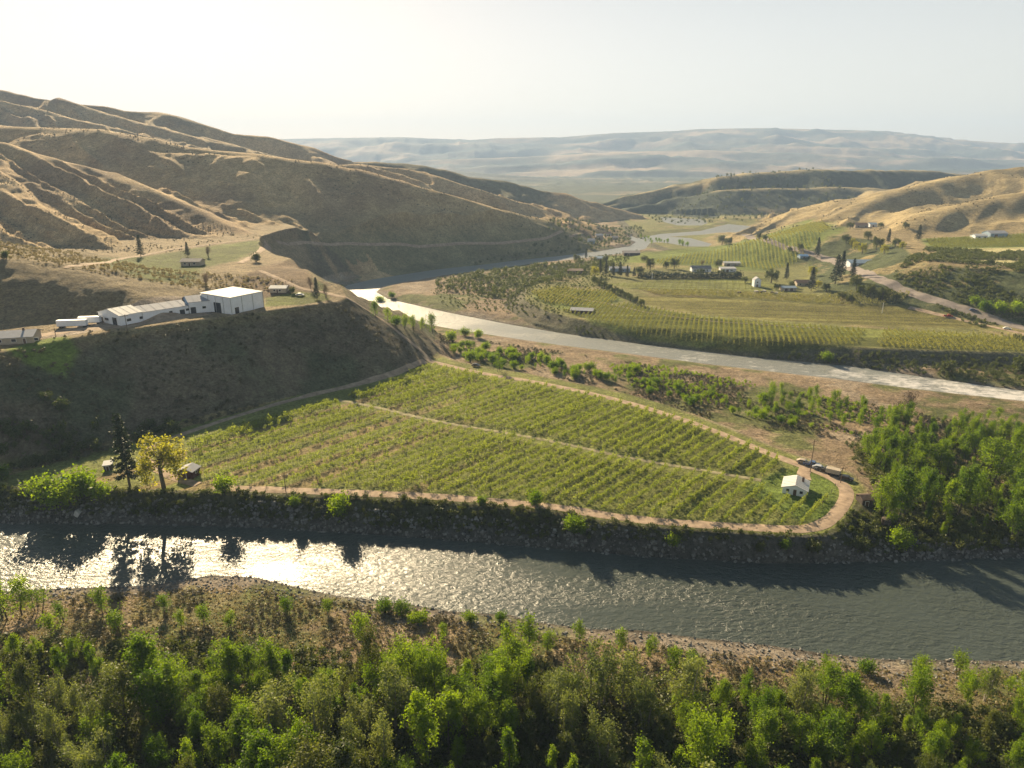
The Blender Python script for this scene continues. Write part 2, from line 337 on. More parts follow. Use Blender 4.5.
def build_terrain():
    a1 = np.linspace(-math.radians(46), math.radians(46), 980)
    a0 = np.linspace(-math.radians(82), -math.radians(46), 60)[:-1]
    az = np.concatenate([a0, a1, -a0[::-1]])
    r = np.concatenate([np.geomspace(50, 110, 60)[:-1], np.geomspace(110, 1700, 860)[:-1], np.geomspace(1700, 11000, 180)])
    A, Rr = np.meshgrid(az, r)
    x = (Rr*np.sin(A)).ravel(); y = (Rr*np.cos(A)).ravel()
    h = np.empty_like(x); K = []
    ms = []
    for c in np.array_split(np.arange(len(x)), 40):
        hh, mm = H(x[c], y[c], True); h[c] = hh
        fl = np.zeros((len(c), 3))
        hsd = mm.pop('hs'); mm['hilltype'] = np.argmax(np.stack([hsd[k] for k in hsd]), 0)
        ms.append(mm)
    mk = {k: np.concatenate([m[k] for m in ms]) for k in ms[0]}
    n1, n2 = mk['n1'], mk['n2']
    nb = fbm(x, y, 28, 4, 205); nc = fbm(x, y, 6, 3, 209); nd = fbm(x, y, 240, 5, 215)
    # flood plain
    C = np.tile(np.array([[.23, .175, .115]]), (len(x), 1))
    C = mixc(C, (.11, .12, .045), sst(-.05, .35, nb+.3*nc))
    C = mixc(C, (.29, .24, .18), sst(.2, .5, -nb+.2*nc)*.7)
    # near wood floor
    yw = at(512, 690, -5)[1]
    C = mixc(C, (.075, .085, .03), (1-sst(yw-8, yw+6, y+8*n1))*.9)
    # river edges: gravel
    gr = np.minimum(np.minimum(mk['sdN'], mk['sdU']), mk['sdl'])
    C = mixc(C, (.20, .175, .145), (1-sst(1, 9, gr+7*nb+4*nc))*.8); C = mixc(C, (.09, .08, .065), (1-sst(.2, 1.6, gr+1.2*nc)))
    # orchard plateau
    C = mixc(C, (.165, .18, .055), 1-sst(-1, 3, mk['d1']))
    vv_ = x*math.sin(0)+x*.748-y*.664; C = mixc(C, (.22, .17, .085), (1-sst(-1, 3, mk['d1']))*sst(.52, .38, vn(vv_/6.0, (x*.664+y*.748)/600., 77))*sst(.12, -.25, x/y)*.9)
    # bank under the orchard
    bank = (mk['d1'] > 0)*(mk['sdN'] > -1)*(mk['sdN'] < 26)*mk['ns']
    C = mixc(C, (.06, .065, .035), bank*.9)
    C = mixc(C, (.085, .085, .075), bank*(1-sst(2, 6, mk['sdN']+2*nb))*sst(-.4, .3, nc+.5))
    # bench across the river
    C = mixc(C, (.17, .17, .065), 1-sst(-4, 4, mk['d2']))
    C = mixc(C, (.24, .20, .10), (1-sst(-4, 4, mk['d2']))*sst(0, .5, nb+nd*.5))
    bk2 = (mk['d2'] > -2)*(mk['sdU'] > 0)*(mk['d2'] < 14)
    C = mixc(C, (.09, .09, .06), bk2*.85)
    # upper right terrace and scrub slope
    C = mixc(C, (.25, .2, .11), (1-sst(-2, 4, mk['d3'])))
    sc3 = sst(0, 3, mk['d3'])*(1-sst(70, 85, mk['d3']))*(h > 2)*(mk['hill'] < 0)
    C = mixc(C, (.07, .085, .04), sc3*.92)
    C = mixc(C, (.26, .21, .11), sc3*sst(.15, .4, nb+.4*nc)*.8)
    # left terrace
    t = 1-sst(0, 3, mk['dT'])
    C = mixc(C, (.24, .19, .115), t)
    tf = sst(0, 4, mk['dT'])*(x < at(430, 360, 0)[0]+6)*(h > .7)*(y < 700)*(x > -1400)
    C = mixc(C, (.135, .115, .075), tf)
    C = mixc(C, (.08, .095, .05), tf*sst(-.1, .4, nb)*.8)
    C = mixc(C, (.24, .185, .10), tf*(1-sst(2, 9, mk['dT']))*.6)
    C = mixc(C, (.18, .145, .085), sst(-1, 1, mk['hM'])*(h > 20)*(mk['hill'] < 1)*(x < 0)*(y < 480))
    # fields
    for P, z, c, e in FIELDS:
        sd = sdp(x, y, pz(P, z)); w = 1-sst(-e, e, sd+nc*e*.6)
        sr = vn((x*.12+y*.993)/5.0, (x*.993-y*.12)/300, 55)*(y > 400)*(x > -100); cc = np.array(c)[None, :]*(1+.25*nb[:, None]+(.8*sr[:, None]-.4)*(np.abs(y-480) < 160)[:, None]); C = C*(1-w[:, None])+cc*w[:, None]
    C = mixc(C, (.075, .09, .055), sst(1650, 2100, y)); C = mixc(C, (.24, .20, .13), sst(1650, 2100, y)*sst(.15, .4, fbm(x*.3, y, 160, 4, 411))*.8)
    # hills
    hw = sst(-2, 3, mk['hill'])
    hc = np.tile(np.array([[.43, .31, .165]]), (len(x), 1))
    hc = mixc(hc, (.15, .14, .085), sst(-.05, .5, nb*.6+nd*.7)*.45)
    hc = mixc(hc, (.23, .16, .10), sst(.0, .5, fbm(x, y, 90, 4, 301))*.6)
    ht = mk['hilltype']
    r3 = (ht == 1); hc = mixc(hc, (.13, .14, .075), r3*sst(70, 10, h)*.75)
    dk = np.isin(ht, [8, 9])
    hc = mixc(hc, (.055, .075, .05), dk*sst(-.9, -.3, nd+.5*n1)*.95)
    hc = mixc(hc, (.07, .085, .05), (ht == 4)*sst(-.3, .2, nd+.4*n1)*.8)
    gl = np.minimum(dline(x, y, R7), dline(x, y, R7b)); hc = mixc(hc, (.36, .30, .17), dk*(1-sst(6, 22, gl+20*n1)))  # sunlit gold of the ledges painted along the crest lines
    rt = np.isin(ht, [5, 6, 7]); hc = mixc(hc, (.25, .22, .12), rt*.6)
    fr = ht >= 10
    nf = fbm(x*.35, y, 260, 5, 333)
    fc = np.tile(np.array([[.10, .10, .07]]), (len(x), 1))
    fc = mixc(fc, (.34, .26, .17), sst(.08, .38, nf)); fc = mixc(fc, (.04, .06, .045), sst(.0, .3, -nf)*.9)
    hc = np.where(fr[:, None], fc, hc)
    C = C*(1-hw[:, None])+hc*hw[:, None]
    C = np.clip(C, .01, 1)
    nr, ncol = A.shape
    global GAZ, GR, GH
    GAZ, GR, GH = az, r, h.reshape(nr, ncol)
    idx = np.arange(nr*ncol).reshape(nr, ncol)
    q = np.stack([idx[:-1, :-1], idx[:-1, 1:], idx[1:, 1:], idx[1:, :-1]], -1).reshape(-1, 4)
    V = np.stack([x, y, h], -1)
    C4 = np.concatenate([C, np.ones((len(C), 1))], 1).astype(np.float32)
    isfar = (y > 2300)
    ishill = (mk['hill'] > 0) & ~isfar
    cls = np.where(isfar, 2, np.where(ishill, 1, 0))
    fc_ = cls[q[:, 0]]
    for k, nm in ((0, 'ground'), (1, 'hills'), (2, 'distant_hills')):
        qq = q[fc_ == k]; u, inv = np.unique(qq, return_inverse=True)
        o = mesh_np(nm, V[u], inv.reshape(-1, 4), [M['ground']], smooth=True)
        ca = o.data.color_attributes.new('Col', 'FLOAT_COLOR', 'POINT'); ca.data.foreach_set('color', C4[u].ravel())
        tag(o, kind='structure')
build_terrain()
#@@WATER
def watermat():
    m, nt, b = mat('river_water'); L = nt.links
    b.inputs['Base Color'].default_value = (.030, .042, .036, 1); b.inputs['Roughness'].default_value = .24
    b.inputs['IOR'].default_value = 1.333; b.inputs['Specular IOR Level'].default_value = .5
    geo = N(nt, 'ShaderNodeNewGeometry'); mp = N(nt, 'ShaderNodeMapping'); mp.inputs['Scale'].default_value = (.55, 1.0, 1); mp.inputs['Rotation'].default_value = (0, 0, .12)
    L.new(geo.outputs['Position'], mp.inputs['Vector'])
    n1 = N(nt, 'ShaderNodeTexNoise', _Scale=.75, _Detail=5.0, _Roughness=.6, _Distortion=.3)
    n2 = N(nt, 'ShaderNodeTexNoise', _Scale=.06, _Detail=3.0)
    L.new(mp.outputs[0], n1.inputs['Vector']); L.new(mp.outputs[0], n2.inputs['Vector'])
    mr = N(nt, 'ShaderNodeMapRange'); mr.inputs['From Min'].default_value = .35; mr.inputs['From Max'].default_value = .65
    mr.inputs['To Min'].default_value = .35; mr.inputs['To Max'].default_value = 1.0; L.new(n2.outputs['Fac'], mr.inputs['Value'])
    bp = N(nt, 'ShaderNodeBump', _Distance=.95); L.new(mr.outputs['Result'], bp.inputs['Strength'])
    L.new(n1.outputs['Fac'], bp.inputs['Height']); L.new(bp.outputs['Normal'], b.inputs['Normal'])
    fa = N(nt, 'ShaderNodeAttribute', attribute_name='foam'); n3 = N(nt, 'ShaderNodeTexNoise', _Scale=.35, _Detail=6.0, _Roughness=.7); L.new(mp.outputs[0], n3.inputs['Vector'])
    m1 = N(nt, 'ShaderNodeMath', operation='MULTIPLY_ADD'); m1.inputs[1].default_value = .42; L.new(fa.outputs['Fac'], m1.inputs[0]); L.new(n3.outputs['Fac'], m1.inputs[2])
    ra = N(nt, 'ShaderNodeAttribute', attribute_name='fast'); rm = N(nt, 'ShaderNodeMapRange'); rm.inputs['To Min'].default_value = .29; rm.inputs['To Max'].default_value = .42; L.new(ra.outputs['Fac'], rm.inputs['Value']); L.new(rm.outputs['Result'], b.inputs['Roughness'])
    m2 = N(nt, 'ShaderNodeMapRange'); m2.inputs['From Min'].default_value = .70; m2.inputs['From Max'].default_value = .92; L.new(m1.outputs[0], m2.inputs['Value'])
    mx = N(nt, 'ShaderNodeMix', data_type='RGBA'); mx.inputs[6].default_value = (.030, .042, .036, 1); mx.inputs[7].default_value = (.6, .58, .56, 1)
    sky_sheen = N(nt, 'ShaderNodeMix', data_type='RGBA'); sky_sheen.inputs[6].default_value = (.055, .068, .06, 1); sky_sheen.inputs[7].default_value = (.20, .21, .20, 1); L.new(ra.outputs['Fac'], sky_sheen.inputs[0]); L.new(sky_sheen.outputs[2], mx.inputs[6])  # brightness of reflected sky on the upper river, put into the base colour
    L.new(m2.outputs['Result'], mx.inputs[0]); L.new(mx.outputs[2], b.inputs['Base Color'])
    return m
M['water'] = watermat()
def water():
    nx_, ny_ = 480, 400; xs = np.linspace(-700, 1200, nx_); ys = np.linspace(60, 1650, ny_)
    A, B = np.meshgrid(xs, ys); idx = np.arange(nx_*ny_).reshape(ny_, nx_); x = A.ravel(); y = B.ravel()
    q = np.stack([idx[:-1, :-1], idx[:-1, 1:], idx[1:, 1:], idx[1:, :-1]], -1).reshape(-1, 4)
    o = mesh_np('river', np.stack([x, y, np.full(len(x), WZ)], -1), q, [M['water']])
    fm = np.zeros(len(x))
    for (px, py, r, a) in ((960,390,26,.9),(900,382,24,.8),(850,374,20,.7),(1010,397,26,.95),(700,358,24,.5),(760,368,24,.45),(640,350,30,.4),(375,300,25,.35),(450,322,40,.3),(725,602,5,.5),(830,370,30,.4)):
        c = at(px, py, WZ); fm = np.maximum(fm, a*np.exp(-((x-c[0])**2+(y-c[1])**2)/(r*r)))
    a_ = o.data.attributes.new('foam', 'FLOAT', 'POINT'); a_.data.foreach_set('value', fm.astype(np.float32))
    b_ = o.data.attributes.new('fast', 'FLOAT', 'POINT'); b_.data.foreach_set('value', sst(255, 300, y).astype(np.float32))  # upper reach: rougher water and the painted pale sheen
    tag(o, kind='structure')
water()
# ------------------------------------------------------------------ fast ground lookup on the built grid
def Hq(x, y):
    x = np.asarray(x, float); y = np.asarray(y, float)
    a = np.interp(np.arctan2(x, y), GAZ, np.arange(len(GAZ))); r = np.interp(np.hypot(x, y), GR, np.arange(len(GR)))
    i = np.clip(a.astype(int), 0, len(GAZ)-2); j = np.clip(r.astype(int), 0, len(GR)-2); fa = a-i; fr = r-j
    return (GH[j, i]*(1-fa)+GH[j, i+1]*fa)*(1-fr)+(GH[j+1, i]*(1-fa)+GH[j+1, i+1]*fa)*fr
def ground(px, py):
    X, Y, Z = ray(px, py)
    t = np.geomspace(70, 3000, 3500)
    d = CH+Z*t-Hq(X*t, Y*t)
    i = int(np.argmax(d < 0))
    if not d[i] < 0: i = len(t)-1
    t0, t1 = t[i-1], t[i]; d0, d1 = d[i-1], d[i]; tt = t0+(t1-t0)*d0/(d0-d1+1e-9)
    return (X*tt, Y*tt, float(Hq(X*tt, Y*tt)))
def hm(px, py, hpx):
    g = ground(px, py); t = g[1]*cP+(CH-g[2])*sP
    return hpx*t/(F*.95)
def proj(x, y, z):
    zz = z-CH; dep = y*cP-zz*sP; up = y*sP+zz*cP
    return 512+F*x/dep, 384-F*up/dep
class MB:
    def __init__(s): s.V = []; s.Q = []; s.m = []; s.n = 0
    def add(s, V, Q, m=0):
        V = np.asarray(V, float).reshape(-1, 3); Q = np.asarray(Q, int).reshape(-1, 4)
        s.V.append(V); s.Q.append(Q+s.n); s.m.append(np.full(len(Q), m)); s.n += len(V); return s
    def box(s, x0, y0, z0, x1, y1, z1, m=0):
        V = [(a, b, c) for a in (x0, x1) for b in (y0, y1) for c in (z0, z1)]
        return s.add(V, [(0,1,3,2),(4,6,7,5),(0,4,5,1),(2,3,7,6),(0,2,6,4),(1,5,7,3)], m)
    def tube(s, P, rad, n=6, m=0):
        P = np.asarray(P, float); k = len(P); V = []
        for i in range(k):
            d = P[min(i+1, k-1)]-P[max(i-1, 0)]; d /= np.linalg.norm(d)+1e-9
            u = np.cross(d, (0, 0, 1) if abs(d[2]) < .85 else (1, 0, 0)); u /= np.linalg.norm(u); v = np.cross(d, u)
            for j in range(n):
                a = 2*math.pi*j/n; V.append(P[i]+rad[i]*(u*math.cos(a)+v*math.sin(a)))
        Q = [(i*n+j, i*n+(j+1) % n, (i+1)*n+(j+1) % n, (i+1)*n+j) for i in range(k-1) for j in range(n)]
        if n == 4: Q.append((3+(k-1)*n, 2+(k-1)*n, 1+(k-1)*n, (k-1)*n))
        if n == 6 or n == 8:
            b = (k-1)*n
            for a_ in range(1, n-2, 2): Q.append((b, b+a_, b+a_+1, b+a_+2 if a_+2 < n else b))
            Q = [q for q in Q if len(set(q)) == 4]
        return s.add(V, Q, m)
    def arr(s): return np.concatenate(s.V), np.concatenate(s.Q), np.concatenate(s.m)
    def build(s, name, mats, parent=None, smooth=False):
        V, Q, m = s.arr()
        return mesh_np(name, V, Q, mats if isinstance(mats, (list, tuple)) else [mats], m, smooth, parent)
def leaves(C, size, rng, flat=0.0):
    n = len(C); a = rng.normal(size=(n, 3)); a /= np.linalg.norm(a, axis=1)[:, None]
    b = rng.normal(size=(n, 3)); b[:, 2] *= (1-flat); b -= a*(a*b).sum(1)[:, None]; b /= np.linalg.norm(b, axis=1)[:, None]
    s = (size*rng.uniform(.6, 1.4, n))[:, None]; a = a*s; b = b*s*.62
    V = np.stack([C-a, C-b, C+a, C+b], 1).reshape(-1, 3)
    return V, np.arange(4*n).reshape(n, 4)
M['bark'] = plain('grey_bark', (.12, .10, .075), .9, .3, 3, bump=.02)
M['leaf_cotton'] = leafmat('cottonwood_leaves', (.06, .125, .010), (.20, .29, .018), .62, (1.35, 1.3, .35))
M['leaf_silver'] = leafmat('pale_riverside_leaves', (.09, .13, .04), (.22, .26, .09), .5)
M['leaf_dull'] = leafmat('dull_riverside_leaves', (.05, .075, .018), (.12, .14, .03), .45)
M['palebark'] = plain('pale_bark', (.30, .27, .22), .9, .3, 3)
M['leaf_dark'] = leafmat('conifer_needles', (.018, .035, .016), (.035, .055, .022), .15)
M['leaf_willow'] = leafmat('willow_leaves', (.20, .22, .03), (.32, .31, .06), .6)
M['leaf_shrub'] = leafmat('shrub_leaves', (.04, .065, .018), (.11, .13, .035), .35)
M['leaf_sage'] = leafmat('sagebrush_leaves', (.075, .08, .045), (.15, .135, .08), .2, (1.1, 1.05, .8))
M['leaf_fruit'] = leafmat('orchard_leaves', (.15, .21, .04), (.27, .32, .085), .52)
M['leaf_bench'] = leafmat('bench_orchard_leaves', (.17, .19, .055), (.28, .28, .10), .45)
M['leaf_pale'] = leafmat('pale_orchard_leaves', (.20, .21, .08), (.30, .28, .13), .4)
M['twig'] = leafmat('bare_twigs', (.10, .07, .045), (.15, .10, .06), .2, (1, 1, 1))
M['grass'] = leafmat('dry_grass_blades', (.24, .20, .10), (.33, .29, .15), .3, (1.1, 1.05, .8))
def cotton(seed, Ht=14., Rr=3., nl=3400, style=0):
    rng = np.random.default_rng(seed); tb = MB(); C = []
    ns = 1 if style == 0 else 3
    for st in range(ns):
        off = np.array([0, 0, 0.]) if ns == 1 else np.append(rng.normal(size=2)*.5, 0)
        top = off*2.2+np.array([rng.normal()*.6, rng.normal()*.6, Ht*(1 if st == 0 else rng.uniform(.75, .95))])
        P = [off*(1-t)+top*t+np.append(rng.normal(size=2)*.12*math.sin(3*t), 0) for t in np.linspace(0, 1, 6)]
        P[0][2] = -.4
        r0 = .012*Ht+.06; tb.tube(P, [r0*(1-.88*t) for t in np.linspace(0, 1, 6)], 6)
        nlimb = int(26/ns**.5)
        for k in range(nlimb):
            t = rng.uniform(.16, .97); b = off*(1-t)+top*t; b[2] = Ht*t*(top[2]/Ht)
            env = Rr*(math.sin(math.pi*min(1, (t*.9+.1))**.75)**.8)*rng.uniform(.35, 1.2)
            an = rng.uniform(0, 2*math.pi); e = b+np.array([math.cos(an)*env, math.sin(an)*env, env*rng.uniform(1.0, 2.1)])
            e[2] = min(e[2], Ht*1.02)
            if k % 2 == 0: tb.tube([b, (b+e)/2-np.array([0, 0, .15]), e], [.05*(1.3-t), .035, .012], 4)
            m = int(nl/ns/nlimb)
            for q in range(3):
                c = b+(e-b)*rng.uniform(.35, 1.1)+rng.normal(size=3)*.3
                sg = rng.uniform(.24, .5)*(Rr/2.4)**.5
                C.append(c+rng.normal(size=(m//3, 3))*np.array([sg, sg, sg*1.9]))
    C = np.concatenate(C); C = C[C[:, 2] > .6]
    lb = MB(); lb.add(*leaves(C, .18, rng)); return lb, tb
def conifer(seed, Ht=20., Rr=3.6, nl=3600):
    rng = np.random.default_rng(seed); tb = MB(); C = []
    tb.tube([(0,0,-.5),(0,0,Ht*.5),(0,0,Ht)], [.016*Ht, .009*Ht, .02], 6)
    nb = 70
    for k in range(nb):
        t = .13+.86*(k/nb)**.9; an = k*2.4+rng.uniform(-.4, .4); L_ = Rr*(1-t)**.75*rng.uniform(.65, 1.2)+.25
        z = Ht*t; e = np.array([math.cos(an)*L_, math.sin(an)*L_, z-L_*.12])
        if k % 2 == 0: tb.tube([(0,0,z), tuple(e)], [.05, .015], 4)
        m = int(nl/nb*(.45+1.1*(1-t))); u = rng.uniform(.08, 1, m)**.7
        c = np.array([0,0,z])+(e-np.array([0,0,z]))*u[:, None]+rng.normal(size=(m, 3))*np.array([.35, .35, .28])*(.4+u[:, None]*.7)
        C.append(c)
    lb = MB(); lb.add(*leaves(np.concatenate(C), .3, rng, .3)); return lb, tb
def shrub(seed, Ht=2.6, Rr=1.5, nl=420, size=.2):
    rng = np.random.default_rng(seed); tb = MB(); C = []
    for k in range(9):
        an = rng.uniform(0, 6.28); r = Rr*rng.uniform(.1, .75); e = np.array([math.cos(an)*r, math.sin(an)*r, Ht*rng.uniform(.5, .88)*(1-.3*r/Rr)])
        tb.tube([(0,0,-.2), tuple(e*.5+np.array([0,0,.1])), tuple(e)], [.06, .04, .015], 4)
        C.append(e+rng.normal(size=(nl//12, 3))*np.array([Rr*.28, Rr*.28, Ht*.16])); C.append(e*.6+rng.normal(size=(nl//30, 3))*Rr*.25)
    C = np.concatenate(C); C = C[C[:, 2] > .05]
    lb = MB(); lb.add(*leaves(C, size, rng)); return lb, tb
def willow(seed, Ht=13., Rr=5., nl=3800):
    rng = np.random.default_rng(seed); tb = MB(); C = []
    tb.tube([(0,0,-.4),(.2,0,Ht*.35),(0,.2,Ht*.6)], [.45, .33, .15], 6)
    for k in range(26):
        an = rng.uniform(0, 6.28); r = Rr*rng.uniform(.25, 1); e = np.array([math.cos(an)*r, math.sin(an)*r, Ht*rng.uniform(.55, 1)*(1-.22*(r/Rr)**2)])
        b = np.array([0,0,Ht*rng.uniform(.3, .55)]); tb.tube([tuple(b), tuple((b+e)/2+np.array([0,0,.5])), tuple(e)], [.13, .07, .02], 4)
        m = nl//26; c = e+rng.normal(size=(m, 3))*np.array([.55, .55, .45]); dr = rng.random(m) < .5; c[dr, 2] -= rng.uniform(0, Ht*.38, dr.sum()); C.append(c)
    lb = MB(); lb.add(*leaves(np.concatenate(C), .24, rng)); return lb, tb
_dat = {}
def tree_kind(key, name, leafm, gens):
    """prototype meshes (crown + trunk data) kept for copying"""
    L_ = []
    for lb, tb in gens:
        V, Q, m = lb.arr(); h = np.percentile(V[:, 2], 99)
        c = lb.build('crown', leafm); t = tb.build('trunk', M['palebark'] if key == 'cotton2' else M['bark']); c.name = 'crown'
        L_.append((c, t, h))
    _dat[key] = (name, L_)
def place_tree(key, x, y, h, label, cat='tree', group=None, var=None, wid=1.0, parts=True):
    name, L_ = _dat[key]; c0, t0, hh = L_[rnd.randrange(len(L_)) if var is None else var % len(L_)]
    s = h/hh; e = empty(name, (x, y, float(Hq(x, y))), rnd.uniform(0, 6.28), s); e.scale = (s*wid, s*wid, s)
    for o in (c0, t0):
        if not parts and o is t0: continue
        d = o.copy(); COL.objects.link(d); d.parent = e
    tag(e, label, cat, group); return e
tree_kind('cotton', 'cottonwood_tree', M['leaf_cotton'], [cotton(100+i, 14, (1.9, 2.6, 3.4, 4.3)[i % 4], (3800, 4600, 5600, 6800)[i % 4], 0 if i % 3 else 1) for i in range(12)])
tree_kind('cotton2', 'cottonwood_tree', M['leaf_silver'], [cotton(170+i, 14, (2.2, 3.0)[i % 2], 3600, 1) for i in range(4)])
tree_kind('cotton3', 'cottonwood_tree', M['leaf_dull'], [cotton(180+i, 14, (2.4, 3.8)[i % 2], 4000, 0) for i in range(4)])
tree_kind('poplar', 'wood_cottonwood', M['leaf_cotton'], [cotton(130+i, 14, 2.2+.3*(i % 3), 4000, 0 if i % 2 else 1) for i in range(5)])  # cottonwoods of the right-hand wood, held under a separate name
tree_kind('sapling', 'sapling', M['leaf_cotton'], [cotton(150+i, 8, 2.2, 1500, 1 if i % 2 else 0) for i in range(5)])
tree_kind('conifer', 'conifer_tree', M['leaf_dark'], [conifer(200+i, 20, 3.6+.5*i) for i in range(3)])
tree_kind('shrub', 'leafy_bush', M['leaf_shrub'], [shrub(300+i, 3, 1.7, 1100, .17) for i in range(5)])
tree_kind('gbush', 'green_bush', M['leaf_cotton'], [shrub(320+i, 3.4, 1.9, 1300, .17) for i in range(4)])
tree_kind('willow', 'willow_tree', M['leaf_willow'], [willow(400+i) for i in range(2)])
tree_kind('bare', 'leafless_tree', M['twig'], [cotton(440+i, 9, 3.2, 1500, 1) for i in range(2)])
tree_kind('round', 'broadleaf_tree', M['leaf_shrub'], [willow(460+i, 10, 4.2, 3600) for i in range(3)])
def T(key, px, py, hpx, label, cat='tree', group=None, wid=1.0, var=None):
    g = ground(px, py); t = g[1]*cP+(CH-g[2])*sP
    return place_tree(key, g[0], g[1], hpx*t/(F*.95), label, cat, group, var, wid)
def sample(P, z, n, dmin, seed, dens=None):
    """points spread in a pixel outline laid on level z"""
    W = np.array(pz(P, z)); rng = np.random.default_rng(seed); lo = W.min(0); hi = W.max(0); out = []; g = {}
    tries = 0
    A = abs(sum(W[i][0]*W[i-1][1]-W[i-1][0]*W[i][1] for i in range(len(W))))/2
    while len(out) < n and tries < 60:
        tries += 1
        p = rng.uniform(lo, hi, (4000, 2)); p = p[sdp(p[:, 0], p[:, 1], W) < 0]
        if dens is not None and len(p): p = p[rng.random(len(p)) < dens(p[:, 0], p[:, 1])]
        for a, b in p:
            if len(out) >= n: break
            k = (int(a//dmin), int(b//dmin)); ok = True
            for i in (-1, 0, 1):
                for j in (-1, 0, 1):
                    for c in g.get((k[0]+i, k[1]+j), ()):
                        if (c[0]-a)**2+(c[1]-b)**2 < dmin*dmin: ok = False
            if ok: g.setdefault(k, []).append((a, b)); out.append((a, b))
    return out
def wetok(x, y, m=1.0):
    x = np.array([x]); y = np.array([y]); return min(float(sdp(x, y, p)[0]) for p in WATER[:2]) > m
def merge(name, variants, pts, scl, mats, label, cat, seed=1, zo=0., kindstuff=True, nonuni=.25, rot=None):
    """many copies of small plants as ONE mesh"""
    rng = np.random.default_rng(seed); pts = np.asarray(pts, float); n = len(pts); VV = []; QQ = []; MM = []; base = 0
    z = Hq(pts[:, 0], pts[:, 1])+zo; vi = rng.integers(0, len(variants), n); scl = np.broadcast_to(scl, n)
    for k, (V, Q, m) in enumerate(variants):
        s = np.where(vi == k)[0]
        if not len(s): continue
        a = rng.uniform(0, 6.28, len(s)) if rot is None else rot+rng.integers(0, 2, len(s))*math.pi
        ca, sa = np.cos(a)[:, None], np.sin(a)[:, None]; sc_ = scl[s][:, None]; sz = sc_*rng.uniform(1-nonuni, 1+nonuni, (len(s), 1))
        X = (V[:, 0]*ca-V[:, 1]*sa)*sc_+pts[s, 0][:, None]; Y = (V[:, 0]*sa+V[:, 1]*ca)*sc_+pts[s, 1][:, None]; Z = V[:, 2]*sz+z[s][:, None]
        VV.append(np.stack([X, Y, Z], -1).reshape(-1, 3)); off = base+np.arange(len(s))*len(V)
        QQ.append((Q[None]+off[:, None, None]).reshape(-1, Q.shape[1])); MM.append(np.tile(m, len(s))); base += len(s)*len(V)
    o = mesh_np(name, np.concatenate(VV), np.concatenate(QQ), mats, np.concatenate(MM))
    if kindstuff: tag(o, label, cat, kind='stuff')
    return o
# ------------------------------------------------------------------ roads
M['dirt'] = plain('packed_dirt', (.38, .29, .21), .95, .3, .35, bump=.05, spec=.1)
M['track'] = plain('grassy_track', (.30, .27, .16), .95, .35, .5, bump=.05, spec=.1)
M['asphalt'] = plain('worn_asphalt', (.26, .225, .20), .9, .2, .3, spec=.1)
M['hillroad'] = plain('gravel_road', (.24, .22, .18), .95, .25, .3, spec=.1)
ROADL = []
def offroad(p):
    k = np.ones(len(p), bool)
    for L_, w_ in ROADL: k &= dline(p[:, 0], p[:, 1], L_) > w_/2+1.0
    return k
def road(name, px, width, m, lift=.14, seed=0):
    g = [ground(*p) for p in px]; P = np.array([(a, b) for a, b, c in g]); rng = np.random.default_rng(seed)
    d = np.concatenate([[0], np.cumsum(np.hypot(*np.diff(P, axis=0).T))]); n = max(8, int(d[-1]/1.5)); s = np.linspace(0, d[-1], n)
    X = np.interp(s, d, P[:, 0]); Y = np.interp(s, d, P[:, 1])
    k = 9; ker = np.ones(k)/k
    if n > 20:
        for _ in range(2):
            X = np.convolve(np.pad(X, k//2, 'edge'), ker, 'valid'); Y = np.convolve(np.pad(Y, k//2, 'edge'), ker, 'valid')
    tx, ty = np.gradient(X), np.gradient(Y); l = np.hypot(tx, ty)+1e-9; nx, ny = -ty/l, tx/l
    ROADL.append(([(X[i], Y[i]) for i in range(0, n, max(1, n//60))]+[(X[-1], Y[-1])], width))
    wv = width/2*(1+.14*fbm(s, s*0+seed, 6, 2, seed))
    V = []; cols = 5
    for j in range(cols):
        u = (j/(cols-1)*2-1); xx = X+nx*wv*u; yy = Y+ny*wv*u; V.append(np.stack([xx, yy, Hq(xx, yy)+lift*(1 if abs(u) < .9 else .35)], -1))
    V = np.stack(V, 1).reshape(-1, 3); idx = np.arange(n*cols).reshape(n, cols)
    q = np.stack([idx[:-1, :-1], idx[:-1, 1:], idx[1:, 1:], idx[1:, :-1]], -1).reshape(-1, 4)[:, ::-1]
    o = mesh_np(name, V, q, [m], smooth=True); tag(o, kind='structure'); return o
inN = [(a, b+1) for a, b in roadN]
road('dirt_road', inN+roadS[1:], 4.2, M['dirt'], seed=1)
road('dirt_road', [(205,486),(190,483),(178,480),(165,474),(150,466),(142,458),(147,450),(155,444),(175,437),(200,428),(240,415),(280,403),(320,393),(360,384),(400,373),(428,360)], 3.4, M['dirt'], .17, seed=2)
road('dirt_road', [(432,361),(422,351),(408,340),(394,329),(380,318),(366,309),(352,302),(340,297),(325,292),(305,290),(290,284),(272,276),(258,270)], 3.0, M['dirt'], .2, seed=3)
road('orchard_track', [(332,399),(360,404),(388,410),(420,418),(450,424),(480,429),(512,434),(560,443),(600,452),(650,462),(700,470),(740,477),(770,482)], 2.2, M['track'], .16, seed=4)
road('gravel_yard', [(-60,345),(0,341),(50,334),(90,328),(120,327),(150,322),(180,317),(212,313)], 8, M['dirt'], .12, seed=5)
road('dirt_road', [(60,269),(80,266),(100,263),(120,259),(140,256),(160,252),(180,248),(200,246),(220,243),(240,241),(256,239)], 3.6, M['dirt'], .25, seed=6)
road('dirt_road', [(238,264),(250,258),(262,250),(268,244)], 5, M['dirt'], .25, seed=7)
road('hillside_road', [(275,241),(300,242),(345,243.5),(400,244),(460,243.5),(512,242),(545,239),(570,236.5),(585,234)], 3.2, M['dirt'], .5, seed=8)
